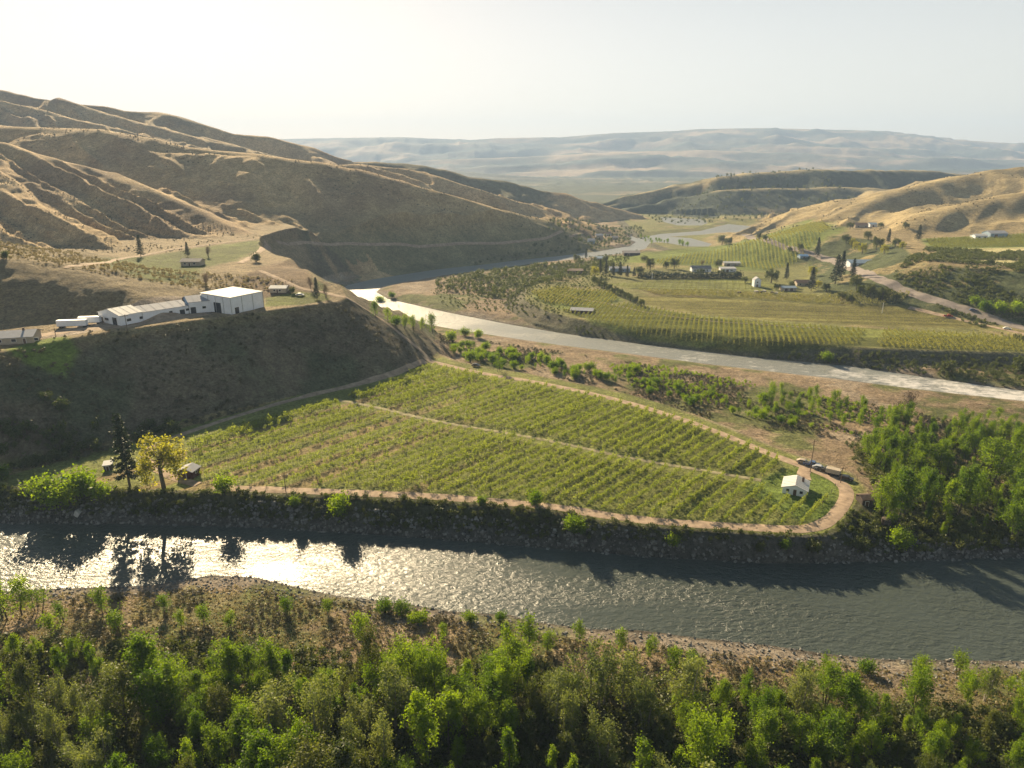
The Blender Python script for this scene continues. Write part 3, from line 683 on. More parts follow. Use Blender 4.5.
road('highway', [(1200,385),(1100,352),(1024,328),(970,311),(920,296),(895,287),(880,281),(866,274),(852,268),(838,262),(822,257),(800,250),(768,241),(745,234)], 9.5, M['asphalt'], .3, seed=9)
road('dirt_road', [(905,307),(950,317),(985,325),(1024,334),(1100,352)], 4, M['dirt'], .25, seed=10)
road('dirt_road', [(560,294),(585,300),(610,304),(640,311),(680,318),(720,322),(768,325),(830,329)], 3, M['track'], .25, seed=11)
road('driveway', [(806,468),(803,474),(806,480)], 4, M['dirt'], .16, seed=12)
# ------------------------------------------------------------------ orchard
RD = math.atan2(.934, 1.05); rdx, rdy = math.sin(RD), math.cos(RD)
def fruit(seed, h=2.7, r=.75, nl=46, size=.22):
    rng = np.random.default_rng(seed); b = MB()
    b.tube([(0,0,-.1),(rng.normal()*.05,rng.normal()*.05,h*.8)], [.06, .03], 4, 1)
    C = rng.normal(size=(nl, 3))*np.array([r*.44, r*.30, h*.2])+np.array([0, 0, h*.58]); C[:, 2] = np.clip(C[:, 2], .35, h*1.05)
    C[0] = (0, 0, h*.55); V, Q = leaves(C, size, rng); b.add(V, Q, 0); return b.arr()
FV = [fruit(500+i, 2.5+.3*(i % 3), .8, 44) for i in range(8)]
def rows(P, z, spacing, step, ang=RD, seed=0, holes=(), dens=None, jit=.04):
    W = np.array(pz(P, z)); dx, dy = math.sin(ang), math.cos(ang); u = W@np.array([dx, dy]); v = W@np.array([dy, -dx])
    U, Vv = np.meshgrid(np.arange(u.min(), u.max(), step), np.arange(v.min(), v.max(), spacing)); rng = np.random.default_rng(seed)
    U = U.ravel()+rng.normal(size=U.size)*jit*2; Vv = Vv.ravel()+rng.normal(size=Vv.size)*jit*.7
    x = U*dx+Vv*dy; y = U*dy-Vv*dx; k = sdp(x, y, W) < 0
    for hP in holes: k &= sdp(x, y, np.array(pz(hP, z))) > 0
    if dens is not None: k &= rng.random(len(x)) < dens(x, y)
    return np.stack([x, y], 1)[k]
lawn = [(758,480),(775,476),(790,468),(806,464),(842,480),(838,496),(815,500),(800,500),(768,497)]
blockB = [(345,397),(385,384),(432,364),(452,370),(490,378),(530,384),(570,392),(610,401),(650,412),(690,425),(725,438),(755,451),(778,461),(772,479),(740,474),(700,467),(650,459),(600,449),(560,440),(512,431),(450,421),(388,407)]
blockA = [(195,440),(240,427),(290,411),(325,403),(360,408),(388,414),(450,428),(512,438),(560,447),(600,456),(650,466),(700,474),(765,485),(800,502),(835,495),(832,508),(815,524),(800,527),(768,524),(720,522),(680,519),(640,516),(600,511),(575,505),(520,499),(480,496),(440,493),(380,490),(330,488),(280,486),(240,485),(205,480),(188,470),(188,450)]
def strip(x, y):
    v = x*rdy-y*rdx; u = x*rdx+y*rdy
    s = vn(v/9.0, u/160., 77); px = (x/y)
    thin = sst(.36, .54, vn(v/6.0, u/600., 77)); left = sst(.12, -.25, px)
    return .97-.7*left*(1-thin)
op = np.concatenate([rows(blockA, 0, 4.4, .85, seed=5, holes=[lawn], dens=strip), rows(blockB, 0, 4.4, .85, seed=6, dens=strip)])
vv = op[:, 0]*rdy-op[:, 1]*rdx; osc = (.62+.66*vn(vv/5.0, (op@np.array([rdx, rdy]))/300, 91))*np.random.default_rng(2).uniform(.85, 1.15, len(op))
order = np.argsort(np.hypot(op[:, 0], op[:, 1])); near, rest = order[:300], order[300:]
pr = []
for V, Q, m in FV:
    o = mesh_np('fruit_tree', V, Q, [M['leaf_fruit'], M['bark']], m); pr.append(o)
for n_, i in enumerate(near):
    o = pr[n_ % 8] if n_ < 8 else pr[n_ % 8].copy()
    if n_ >= 8: COL.objects.link(o)
    x, y = op[i]; o.location = (x, y, float(Hq(x, y))); s = osc[i]; o.rotation_euler = (0, 0, math.atan2(rdy, rdx)); o.scale = (s, s, s*rnd.uniform(.85, 1.2))
    tag(o, 'young yellow green fruit tree at the river end of an orchard row', 'fruit tree', 'fruit trees at the river end of the orchard rows')
merge('orchard_rows', FV, op[rest], osc[rest], [M['leaf_fruit'], M['bark']], 'long rows of young fruit trees filling the orchard above the river bend', 'orchard', 3, rot=math.atan2(rdy, rdx))
FV2 = [fruit(540+i, 3, 1.0, 16, .42) for i in range(5)]
def orch(P, z, spacing, step, ang, label, m='leaf_bench', s=1., seed=0, dens=None):
    p = rows(P, z, spacing, step, ang, seed, dens=dens)
    merge('orchard_rows', FV2, p, s*.72*(.8+.4*np.random.default_rng(seed).random(len(p))), [M[m], M['bark']], label, 'orchard', seed+1, rot=math.pi/2-ang)
A2 = math.atan2(.30, 1.0)
orch([(560,311),(625,304),(700,317),(768,324),(790,325),(865,331),(856,346),(768,342.5),(700,336),(640,329.5),(590,320)], 1, 3.1, 1.35, A2, 'wide block of yellow green orchard rows on the bench directly above the far river bank', seed=21)
orch([(884,330),(1024,338),(1200,350),(1200,362),(1024,352),(940,350),(876,347)], 1, 3.1, 1.35, A2, 'block of orchard rows at the right edge of the picture above the dark scarp', seed=22)
orch([(530,292),(560,288),(612,292),(618,299),(600,309),(570,306),(545,303)], 1, 3.1, 1.35, A2, 'small wedge of green orchard rows nearest the bare river bar', seed=23)
orch([(640,290),(700,291),(768,293),(840,298),(908,305),(900,309),(820,304),(740,299),(660,296)], 1, 3.4, 1.5, math.radians(95), 'narrow band of pale blossoming orchard trees crossing the bench', 'leaf_pale', 1.15, 24)
orch([(640,300),(700,301),(900,313),(960,323),(900,326),(768,318),(700,312),(650,305)], 1, 7.5, 2.4, math.radians(97), 'sparse young orchard rows between the pale band and the field track', s=.6, seed=25)
orch([(655,258),(700,248),(820,240),(828,250),(800,262),(770,268),(720,262),(660,262)], 3, 3.8, 1.9, A2, 'broad green orchard block behind the farmhouses', seed=26)
orch([(925,241),(1150,238),(1150,250),(932,250)], 26, 3.8, 1.9, A2, 'green orchard rows on the upper right terrace', seed=27)
orch([(600,285),(700,279),(752,281),(760,290),(640,289)], 1, 5, 2.8, A2, 'low thin rows in the field below the dark hedge', s=.5, seed=28)
# ------------------------------------------------------------------ woods and bushes
fgP = [(-120,668),(60,662),(130,672),(230,682),(290,684),(400,688),(470,686),(520,682),(560,700),(640,712),(720,716),(800,704),(880,722),(960,745),(1150,750),(1220,910),(-220,910)]
fg = sample(fgP, -4.6, 285, 4.1, 31, dens=lambda x, y: .25+.75*sst(-.35, .05, fbm(x, y, 22, 2, 61)))
fg += sample([(820,690),(1100,690),(1100,745),(820,735)], -4.6, 14, 6, 37)
colw = ['bright', 'deep green', 'yellow green']
for i, (x, y) in enumerate(fg):
    if not wetok(x, y, 5): continue
    px, py = proj(x, y, -4.6); h = (7.5+9.5*rnd.random()**1.3)*(1 if py > 700 else .85)*(.7 if px < 260 and py > 735 else 1)*(.72 if px > 810 else 1)
    side = 'left' if px < 340 else ('middle' if px < 680 else 'right')
    tall = 'tall' if h > 12.5 else ('young' if h < 9.5 else 'leafy')
    row = 'along the open shore' if py < 700 else ('inside the near wood' if py < 760 else 'at the foot of the picture')
    lab = '%s green cottonwood %s, %s part of the near wood' % (tall, row, side)
    kd = 'cotton2' if float(fbm(np.array([x]), np.array([y]), 14, 2, 71)[0]) > .27 else ('cotton3' if rnd.random() < .16 else 'cotton')
    if kd != 'cotton': lab = lab.replace('green', {'cotton2': 'pale silvery', 'cotton3': 'dull olive'}[kd])
    place_tree(kd, x, y, h, lab, 'tree', 'cottonwoods of the near wood', None, rnd.uniform(.85, 1.3))
wd = sample([(852,452),(900,425),(960,432),(1010,440),(1060,460),(1080,560),(1010,560),(960,552),(905,545),(872,528),(905,500),(872,478)], -4.5, 118, 4.4, 41, dens=lambda x, y: .2+.8*sst(-.3, 0, fbm(x, y, 16, 2, 66)))
for i, (x, y) in enumerate(wd):
    if not wetok(x, y, 4): continue
    px, py = proj(x, y, -4.5); h = rnd.choice((5.5, 8, 10, 12.5, 15))*rnd.uniform(.88, 1.12)*(1 if py > 455 else .7); tall = 'tall' if h > 11 else 'smaller'
    place_tree('poplar', x, y, h, '%s green cottonwood in the wood right of the white cottage, %s' % (tall, 'river side' if py > 500 else 'inland side'), 'tree', 'cottonwoods in the wood beyond the cottage', None, rnd.uniform(.9, 1.6))
bands = [([(455,345),(540,357),(610,376),(605,386),(520,370),(450,356)], 62, 2.4, (2.5, 5.5), 'bushy green cottonwood scrub lining the road above the orchard', 'bushes lining the upper orchard road'),
         ([(600,378),(640,372),(720,392),(800,408),(800,428),(720,412),(650,396)], 62, 3.6, (2, 5), 'green bush on the brown flood plain behind the orchard', 'bushes on the brown flood plain'),
         ([(760,392),(830,398),(900,412),(900,436),(840,430),(770,412)], 40, 4, (4, 8), 'leafy young tree in the clump between orchard road and river', 'young trees between orchard road and river'),
         ([(930,418),(1060,415),(1100,450),(960,438)], 22, 5, (3, 6.5), 'green bush on the bar right of the wood', 'bushes on the bar right of the wood'),
         ([(640,236),(690,240),(700,247),(655,246),(640,243)], 26, 6, (5, 9), 'pale green tree on the small river island in the distance', 'trees on the distant island')]
for k, (P, n, dm, hr, lab, grp) in enumerate(bands):
    for x, y in sample(P, -4.5, n, dm, 50+k):
        if not wetok(x, y, 2): continue
        place_tree('gbush' if (hr[1] < 6 and rnd.random() < .55) else 'sapling', x, y, rnd.uniform(*hr), lab, 'bush' if hr[1] < 6 else 'tree', grp, None, rnd.uniform(.75, 1.15))
for i, (px, py, h) in enumerate([(376,318,17),(388,322,14),(396,326,10),(404,328,14),(414,330,15),(422,331,13),(433,334,20),(452,341,10),(465,336,8),(478,338,8),(380,304,8),(392,298,6),(470,362,12),(500,372,13),(455,352,8)]):
    T('sapling' if h > 12 else 'gbush', px, py, h, 'tree on the inner river bank, %s' % ['first of the tall pair by the ridge road','slender one beside the tall pair','low one under the ridge road','rounded one by the water','broad one halfway down the bank','second broad one halfway down the bank','upright one standing alone at the water','short one near the upper road','small one on open ground by the river','small one at the gravel edge','bushy one where the river bends','low scrubby one at the bend','full one beside the parked black car','full one past the black car','low one beside the road junction'][i], 'tree', None, 1.1)
# shore shrubs and saplings
sh = [(52,636,28),(62,618,22),(103,612,30),(120,633,30),(165,612,22),(182,626,20),(205,626,26),(232,624,20),(290,614,24),(327,612,18),(362,640,36),(385,610,14),(402,612,14),(418,620,14),(443,637,18),(470,618,10),(500,618,10),(530,650,40),(547,650,26),(580,640,24),(620,650,26),(648,655,24),(672,672,30),(690,676,30),(955,668,24),(865,670,14),(1010,690,18),(22,612,40),(5,615,42),(38,608,26)]
for i, (px, py, h) in enumerate(sh):
    side = ['far left', 'left', 'middle', 'right'][min(3, int(px//256))]
    T('sapling' if h > 17 else 'gbush', px, py+3, h, '%s sapling standing on the bare near shore, %s of picture' % ('slim' if h > 22 else 'low', side), 'sapling', 'saplings on the near shore', 1.15)
for i, (px, py, h, k, lab) in enumerate([
    (130,487,72,'conifer','tall dark pine standing alone above the river bank beside the shed'),
    (164,488,52,'willow','yellow green willow leaning over the small red shed'),
    (46,498,25,'gbush','leftmost bright green tree on the rim of the far bank'),
    (62,508,26,'gbush','bright green bush hanging down the bank left of the pine'),
    (85,496,28,'gbush','bright rounded green tree just left of the tall pine'),
    (100,500,20,'gbush','small green bush at the foot of the rounded tree left of the pine'),
    (2,480,14,'gbush','green bush cut by the left edge above the river'),
    (224,494,20,'gbush','small bright tree beside the bank road right of the shed'),
    (295,506,10,'gbush','small green bush on the rocks below the orchard pole'),
    (342,515,21,'gbush','round yellow green bush on the rocky bank below the orchard'),
    (535,505,14,'gbush','green bush where the bank road kinks'),
    (572,532,18,'gbush','green bush halfway down the bank under the orchard middle'),
    (579,534,12,'gbush','smaller bush touching the one halfway down the bank'),
    (482,505,9,'gbush','little green bush at the road edge above the bank'),
    (673,546,12,'gbush','pale bush at the foot of the bank near its rocks'),
    (760,552,11,'shrub','olive bush at the water below the end of the orchard'),
    (784,550,12,'gbush','green bush low on the bank left of the road bend'),
    (812,552,14,'shrub','dull olive bush low on the bank at the road bend'),
    (858,552,15,'shrub','olive bush on the bank below the dark tank'),
    (900,548,20,'gbush','leafy bush at the river corner of the wood'),
    (45,402,10,'shrub','pale shrub on the shaded slope under the left house'),
    (62,412,13,'shrub','larger dull green shrub on the shaded slope at left'),
    (141,257,20,'conifer','dark pine standing alone on the bright meadow'),
    (188,257,14,'conifer','small dark conifer behind the low meadow house'),
    (209,257,10,'bare','leafless bush at the right end of the low meadow house'),
    (256,262,9,'shrub','round bush by the fork of the meadow drives'),
    (207,286,12,'bare','brown leafless bush at the lower corner of the meadow'),
    (317,299,20,'conifer','narrow dark conifer at the tip of the terrace'),
    (326,298,14,'bare','brown leafless shrub behind the conifer at the terrace tip'),
    (310,289,12,'bare','reddish leafless shrub above the terrace tip'),
    (293,293,6,'shrub','dark round bush by the small house on the terrace tip'),
    (7,259,8,'shrub','lone bush on the crest of the brushy mound'),
    (817,257,18,'conifer','dark conifer standing alone beside the distant highway'),
    (835,284,27,'conifer','tall dark conifer, front one of the clump before the long barn'),
    (841,277,24,'conifer','tall dark conifer just behind the front one of the clump'),
    (852,280,20,'conifer','dark conifer before the left end of the long barn'),
    (786,280,16,'conifer','pointed conifer left of the farm yard'),
    (771,283,13,'round','dark round tree right of the small white farm tower'),
    (811,291,22,'conifer','dark conifer in the middle of the farm yard'),
    (918,241,15,'conifer','dark pointed conifer on the rim of the upper terrace'),
    (888,243,13,'conifer','reddish brown conifer on the rim of the upper terrace'),
    (876,250,12,'round','dark round tree above the long barn roof'),
    (884,254,9,'willow','pale round tree above the right end of the long barn'),
    (862,254,10,'willow','pale green tree above the middle of the long barn'),
    (855,250,8,'willow','yellow green bush left above the long barn'),
    (856,290,14,'round','round green tree at the yard by the highway'),
    (870,297,12,'round','wide dark tree right of the farm yard'),
    (882,300,12,'round','dark bushy tree next to the wide one right of the yard'),
    (896,302,9,'round','last dark bush of the line beside the path end'),
    (860,296,10,'round','low dark tree below the yard lawn'),
    (800,251,7,'round','small green tree beside the blue roofed shed'),
    (790,252,5,'round','small green bush left of the blue roofed shed'),
    (812,277,10,'willow','yellow green tree at the back of the farm yard'),
    (600,274,14,'conifer','dark conifer at the left end of the hedge group'),
    (606,275,13,'conifer','second dark conifer from the left end of the hedge group'),
    (613,276,12,'conifer','dark conifer against the pale shed in the hedge group'),
    (620,277,14,'conifer','dark conifer right of the pale shed in the hedge group'),
    (627,278,12,'conifer','last dark conifer of the hedge group'),
    (595,277,10,'willow','yellow green tree left of the hedge conifers'),
    (650,270,11,'round','big dark round tree above the long hedge'),
    (666,269,7,'round','smaller dark tree above the long hedge'),
    (674,269,10,'round','dark pointed tree above the long hedge next to the smaller one'),
    (702,267,7,'bare','reddish tree behind the white farmhouse'),
    (718,268,8,'round','green tree between the white farmhouse and the pale sheds'),
    (586,258,9,'conifer','single conifer by the distant river bend'),
    (722,245,9,'round','dark tree clump left on the far river spit'),
    (729,246,8,'round','dark tree clump right on the far river spit'),
    (759,240,6,'round','dark tree alone on the distant plain'),
    (765,241,6,'round','dark tree beside the one alone on the distant plain'),
    (907,415,24,'bare','brown leafless tree rising behind the wood'),
    (896,418,18,'bare','shorter brown leafless tree behind the wood'),
    (240+666,434,14,'bare','greyish leafless tree at the wood edge'),
    (827,362,10,'gbush','pale bush halfway down the dark scarp'),
    (948,372,12,'shrub','dull bush on the dark scarp at right'),
    (1018,372,16,'shrub','olive bush on the dark scarp at the right edge'),
    (793,356,5,'shrub','tiny bush on the dark scarp at its left'),
    (990,266,7,'round','single green tree on the pale field edge'),
    (985,312,11,'gbush','bright green tree below the highway scrub, left of three'),
    (1000,314,12,'gbush','bright green tree below the highway scrub, middle of three'),
    (1016,314,13,'gbush','bright green tree below the highway scrub, right of three'),
    (975,305,9,'gbush','darker green bush beside the three bright ones')]):
    cat = {'conifer': 'conifer', 'gbush': 'bush', 'shrub': 'bush', 'bare': 'leafless tree'}.get(k, 'tree')
    T(k, px, py, h, lab, cat, None, 1.0 if k != 'willow' else 1.1)
for i, (px, py, h, k) in enumerate([(846,243,8,'round'),(852,246,7,'willow'),(868,240,8,'round'),(895,247,8,'round'),(902,249,7,'willow'),(842,300,8,'round'),(826,292,8,'round'),(818,288,7,'willow'),(792,288,6,'round'),(776,290,6,'round'),(850,302,7,'round'),(640,275,8,'round'),(634,277,9,'conifer'),(700,276,7,'round'),(722,277,7,'round'),(738,278,6,'round'),(745,283,6,'round'),(905,229,6,'round'),(850,229,6,'round'),(881,228,5,'round'),(576,262,7,'round'),(606,262,6,'round'),(644,262,6,'round')]):
    T(k, px, py, h, 'small farm tree among the houses and sheds of the bench across the far river', 'tree', 'farm trees on the bench across the far river', 1.2)
for k in range(10):
    T('round', 612+k*3.6*1.05-2 if False else 594+k*5.2, 284+k*2.5, 7, 'dark round bush in the slanting line along the field edge', 'bush', 'bushes in the slanting field edge line', 1.1)
# hedge
hp = [ground(640+i*2.1, 278+.0*i) for i in range(48)]
hg = MB(); rng = np.random.default_rng(9); C = []
for x, y, z in hp: C.append(np.array([x, y, z+2.4])+rng.normal(size=(120, 3))*np.array([2.2, 2.5, 1.6]))
C = np.concatenate(C); hg.add(*leaves(C, .55, rng)); ho = hg.build('hedge', M['leaf_dark']); tag(ho, 'long dark hedge running below the white farmhouse', 'hedge')
# stuff: low brush
SB = [(lambda a: a)(shrub(600+i, 1.1, .8, 110, .16)[0].arr()) for i in range(5)]
SG = [shrub(620+i, 2.6, 1.5, 190, .24)[0].arr() for i in range(5)]
def brush(name, P, z, n, dm, scl, leaf, lab, cat, seed, V=SB, dens=None, wm=2.0):
    p = np.array(sample(P, z, n, dm, seed, dens)); 
    k = np.ones(len(p), bool)
    for Wp in WATER[:2]: k &= sdp(p[:, 0], p[:, 1], Wp) > wm
    k &= np.abs(sdp(p[:, 0], p[:, 1], P1)) > 4
    k &= offroad(p)
    p = p[k]; r = np.random.default_rng(seed)
    merge(name, V, p, scl*r.uniform(.45, 1.4, len(p)), [M[leaf]], lab, cat, seed)
nz = lambda s, t, sd_=5: (lambda x, y: sst(t-.15, t+.2, fbm(x, y, s, 3, sd_)))
brush('sagebrush', [(440,335),(560,352),(700,375),(900,410),(1100,440),(1100,475),(960,455),(850,440),(720,422),(600,388),(440,352)], -4.5, 2600, 1.6, 1.0, 'leaf_sage', 'low grey brush scattered over the brown flood plain', 'brush', 71, dens=nz(25, 0))
brush('sagebrush', [(430,290),(600,255),(640,250),(600,300),(560,325),(520,315),(440,305)], -4.5, 1500, 2.5, 1.3, 'leaf_shrub', 'low scrub on the gravel bars inside the far river bend', 'brush', 72)
brush('riverside_scrub', [(450,278),(540,266),(600,262),(612,272),(560,288),(520,292),(520,300),(450,292),(430,284)], -4.5, 520, 4, 1.5, 'leaf_shrub', 'green cottonwood scrub covering the inside of the far bend', 'scrub', 73, V=SG)
brush('sagebrush', [(-60,600),(250,585),(420,610),(600,640),(900,668),(1100,670),(1100,720),(800,700),(500,670),(300,655),(-60,640)], -5, 800, 1.5, .9, 'leaf_sage', 'low grey brush on the bare near shore', 'brush', 74, wm=1.5, dens=nz(12, .1, 9))
brush('undergrowth', [(-200,640),(300,655),(520,665),(800,705),(1150,720),(1250,920),(-250,920)], -4.6, 2600, 1.6, 1.0, 'leaf_shrub', 'green undergrowth filling the floor of the near wood', 'undergrowth', 75, V=SG)
brush('undergrowth', [(845,440),(1080,440),(1080,560),(905,552),(845,540),(865,490)], -4.5, 800, 1.6, .9, 'leaf_shrub', 'green undergrowth on the floor of the wood beyond the cottage', 'undergrowth', 76, V=SG)
brush('riverside_scrub', [(640,365),(760,385),(900,412),(900,440),(780,425),(640,388),(560,372)], -4.5, 520, 2.2, .6, 'leaf_cotton', 'patches of green scrub between orchard road and far channel', 'scrub', 77, V=SG, dens=nz(22, .05, 8))
brush('riverside_scrub', [(545,236),(590,228),(640,226),(650,236),(628,246),(590,252),(550,256),(500,260),(470,262),(500,256),(545,250)], -3, 420, 5, 1.4, 'leaf_shrub', 'scrub around the hamlet on the far river bank', 'scrub', 79, V=SG)
brush('riverside_scrub', [(770,205),(700,212),(640,216),(650,222),(760,222),(830,226),(850,215)], -3, 350, 8, 1.8, 'leaf_shrub', 'distant scrub on the plain below the dark hill', 'scrub', 80, V=SG)
brush('sagebrush', [(880,285),(925,262),(1024,270),(1200,295),(1300,345),(1100,340),(1000,312),(930,292)], 14, 3600, 1.8, 1.9, 'leaf_shrub', 'dense dark brush on the slope above the highway', 'brush', 78, dens=nz(30, -.2))
def world_brush(name, W, n, scl, leaf, lab, seed, V=SB, dens=None, ok=None, cat='brush'):
    W = np.array(W); r = np.random.default_rng(seed); p = r.uniform(W.min(0), W.max(0), (n*3, 2)); p = p[sdp(p[:, 0], p[:, 1], W) < 0]
    if dens is not None: p = p[r.random(len(p)) < dens(p[:, 0], p[:, 1])]
    if ok is not None: p = p[ok(p[:, 0], p[:, 1])]
    p = p[:n]; p = p[offroad(p)]; merge(name, V, p, scl*r.uniform(.5, 1.5, len(p)), [M[leaf]], lab, cat, seed)
tw = [at(430,360,0), at(380,375,0), at(300,398,0), at(180,432,0), at(40,470,0), at(-200,480,0), (-430,300), (-330,345), at(0,345,31), at(110,331,31), at(240,314,31), at(335,302,31)]
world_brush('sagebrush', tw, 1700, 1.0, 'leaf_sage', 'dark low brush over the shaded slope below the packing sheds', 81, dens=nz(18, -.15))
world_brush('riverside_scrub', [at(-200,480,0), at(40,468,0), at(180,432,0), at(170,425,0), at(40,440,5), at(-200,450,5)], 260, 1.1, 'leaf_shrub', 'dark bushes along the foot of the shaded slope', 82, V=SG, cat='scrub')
world_brush('sagebrush', [(-330,330), (-150,365), (-125,400), (-330,450), (-480,430)], 2600, .9, 'grass', 'brown brush covering the mound behind the packing sheds', 83)  # golden sunlight on this brush put into its paler straw colour
world_brush('sagebrush', [(-520,470), (-240,500), (-215,600), (-300,650), (-620,660)], 1600, .7, 'leaf_sage', 'scattered brush on the sunlit gullied hillside', 84, dens=nz(40, 0))
SM = [shrub(640+i, 1.0, .9, 36, .42)[0].arr() for i in range(4)]
world_brush('sagebrush', [(-900,900), (-200,760), (0,800), (120,1000), (0,1150), (-300,1300), (-1000,1300)], 3500, .7, 'leaf_sage', 'dots of dark sagebrush over the high hills at left', 85, V=SM, dens=nz(60, -.05))
world_brush('sagebrush', [(250,850), (700,700), (1100,800), (1100,1200), (450,1200)], 1800, .8, 'leaf_sage', 'dots of sagebrush over the golden hills at right', 86, V=SM, dens=nz(60, 0))
# strip of brush and rocks on the bank below the orchard
s = np.random.default_rng(88); NN = np.array(RNtop)
def bank_pts(n, lo, hi, seed, xr=(-330, 150)):
    r = np.random.default_rng(seed); x = r.uniform(xr[0], xr[1], n*2); yb = np.interp(x, NN[:, 0], NN[:, 1]); y = yb+r.uniform(lo, hi, n*2); return np.stack([x, y], 1)[:n]
def rock(seed):
    r = np.random.default_rng(seed); b = MB(); b.box(-.5, -.5, -.4, .5, .5, .4); V, Q, m = b.arr(); V = V*r.uniform(.7, 1.25, V.shape)
    a = r.uniform(0, 1.5); c_, s_ = math.cos(a), math.sin(a); V[:, [0, 2]] = V[:, [0, 2]]@np.array([[c_, s_], [-s_, c_]]); return V, Q, m
RK = [rock(700+i) for i in range(10)]
M['rock'] = plain('bank_rock', (.23, .225, .21), .9, .4, .8, spec=.2)
rp = bank_pts(3800, -.6, 6.0, 90); rp = rp[sdp(rp[:, 0], rp[:, 1], P1) > 2.6]; rr = np.random.default_rng(3); merge('bank_rocks', RK, rp, rr.uniform(.2, 1.0, len(rp))**1.5, [M['rock']], 'loose grey boulders lining the foot of the bank', 'rocks', 91, zo=.1)
bp_ = bank_pts(3000, 1.8, 16, 92); bp_ = bp_[sdp(bp_[:, 0], bp_[:, 1], P1) > .5]; merge('sagebrush', SB, bp_, np.random.default_rng(4).uniform(.6, 1.5, len(bp_)), [M['leaf_shrub']], 'dark green brush along the top of the rocky bank', 'brush', 93) if len(bp_) else None
up = np.array(sample([(575,321),(640,332),(700,339),(768,346),(850,350),(1024,356),(1200,366),(1200,408),(1024,389),(930,376),(850,364),(768,357),(700,349),(640,342),(575,332)], -3, 2300, 1.0, 94)); up = up[(sdp(up[:, 0], up[:, 1], P2) > 2) & (sdp(up[:, 0], up[:, 1], RU) > .5)]
merge('riverside_scrub', SG, up, np.random.default_rng(94).uniform(.35, .9, len(up)), [M['leaf_shrub']], 'dark scrub covering the scarp under the far orchard', 'scrub', 95)
sp_ = np.array(sample([(-100,588),(40,586),(150,583),(212,573),(256,575),(300,586),(400,601),(512,613),(640,629),(768,643),(880,657),(1024,659),(1150,662),(1150,690),(880,690),(640,655),(400,625),(256,595),(100,600),(-100,605)], -6.5, 2600, .5, 98)); sp_ = sp_[sdp(sp_[:, 0], sp_[:, 1], RN) > -.3]
merge('shore_stones', RK, sp_, np.random.default_rng(98).uniform(.15, .75, len(sp_))**1.6, [M['rock']], 'scattered stones along the near waterline', 'stones', 98, zo=.02)
# dry grass tufts on the near shore and orchard verge
def tuft(seed):
    r = np.random.default_rng(seed); b = MB(); C = r.normal(size=(14, 3))*np.array([.35, .35, .08])+np.array([0, 0, .2]); V, Q = leaves(C, .22, r); return b.add(V, Q).arr()
TF = [tuft(800+i) for i in range(4)]
p = np.array(sample([(-100,595),(250,582),(420,608),(600,638),(900,666),(1100,668),(1100,735),(800,705),(500,675),(300,660),(-100,645)], -5, 3600, .7, 96)); p = p[sdp(p[:, 0], p[:, 1], RN) > 1.5]
merge('dry_grass', TF, p, np.random.default_rng(1).uniform(.5, 1.3, len(p)), [M['grass']], 'dry grass tufts on the near shore', 'grass', 97)
# ------------------------------------------------------------------ buildings
M['white'] = plain('white_painted_metal', (.74, .76, .80), .55, .08, .4)
M['whiteroof'] = plain('white_metal_roof', (.55, .55, .53), .75, .08, .3, spec=.12)
M['greyroof'] = plain('grey_metal_roof', (.33, .34, .37), .8, .1, .5, spec=.12)
M['blue'] = plain('blue_painted_metal', (.16, .30, .52), .5, .1, .4)
M['bluegrey'] = plain('blue_grey_siding', (.28, .36, .45), .85, .1, .6, spec=.1)
M['red'] = plain('red_barn_boards', (.085, .032, .025), .85, .25, 1.2)
M['tan'] = plain('tan_siding', (.42, .36, .28), .8, .12, .5)
M['shingle'] = plain('grey_shingles', (.27, .25, .24), .85, .2, 1.5, bump=.03)
M['brownroof'] = plain('brown_shingles', (.16, .11, .085), .85, .2, 1.5)
M['darkwood'] = plain('weathered_dark_wood', (.07, .055, .045), .85, .25, 1.2)
M['glass'] = plain('dark_window_glass', (.03, .035, .045), .12, .05, 1, spec=.6)
M['trim'] = plain('white_trim', (.78, .78, .76), .6, .05, 1)
M['door'] = plain('brown_door', (.12, .075, .05), .6, .1, 1)
M['steel'] = plain('galvanised_steel', (.45, .46, .47), .4, .1, 1, metal=.6)
M['pole'] = plain('weathered_pole_wood', (.13, .09, .065), .9, .25, 2)
M['rubber'] = plain('black_rubber', (.02, .02, .02), .8, .05, 2)
M['concrete'] = plain('pale_concrete', (.45, .43, .40), .9, .15, .6)
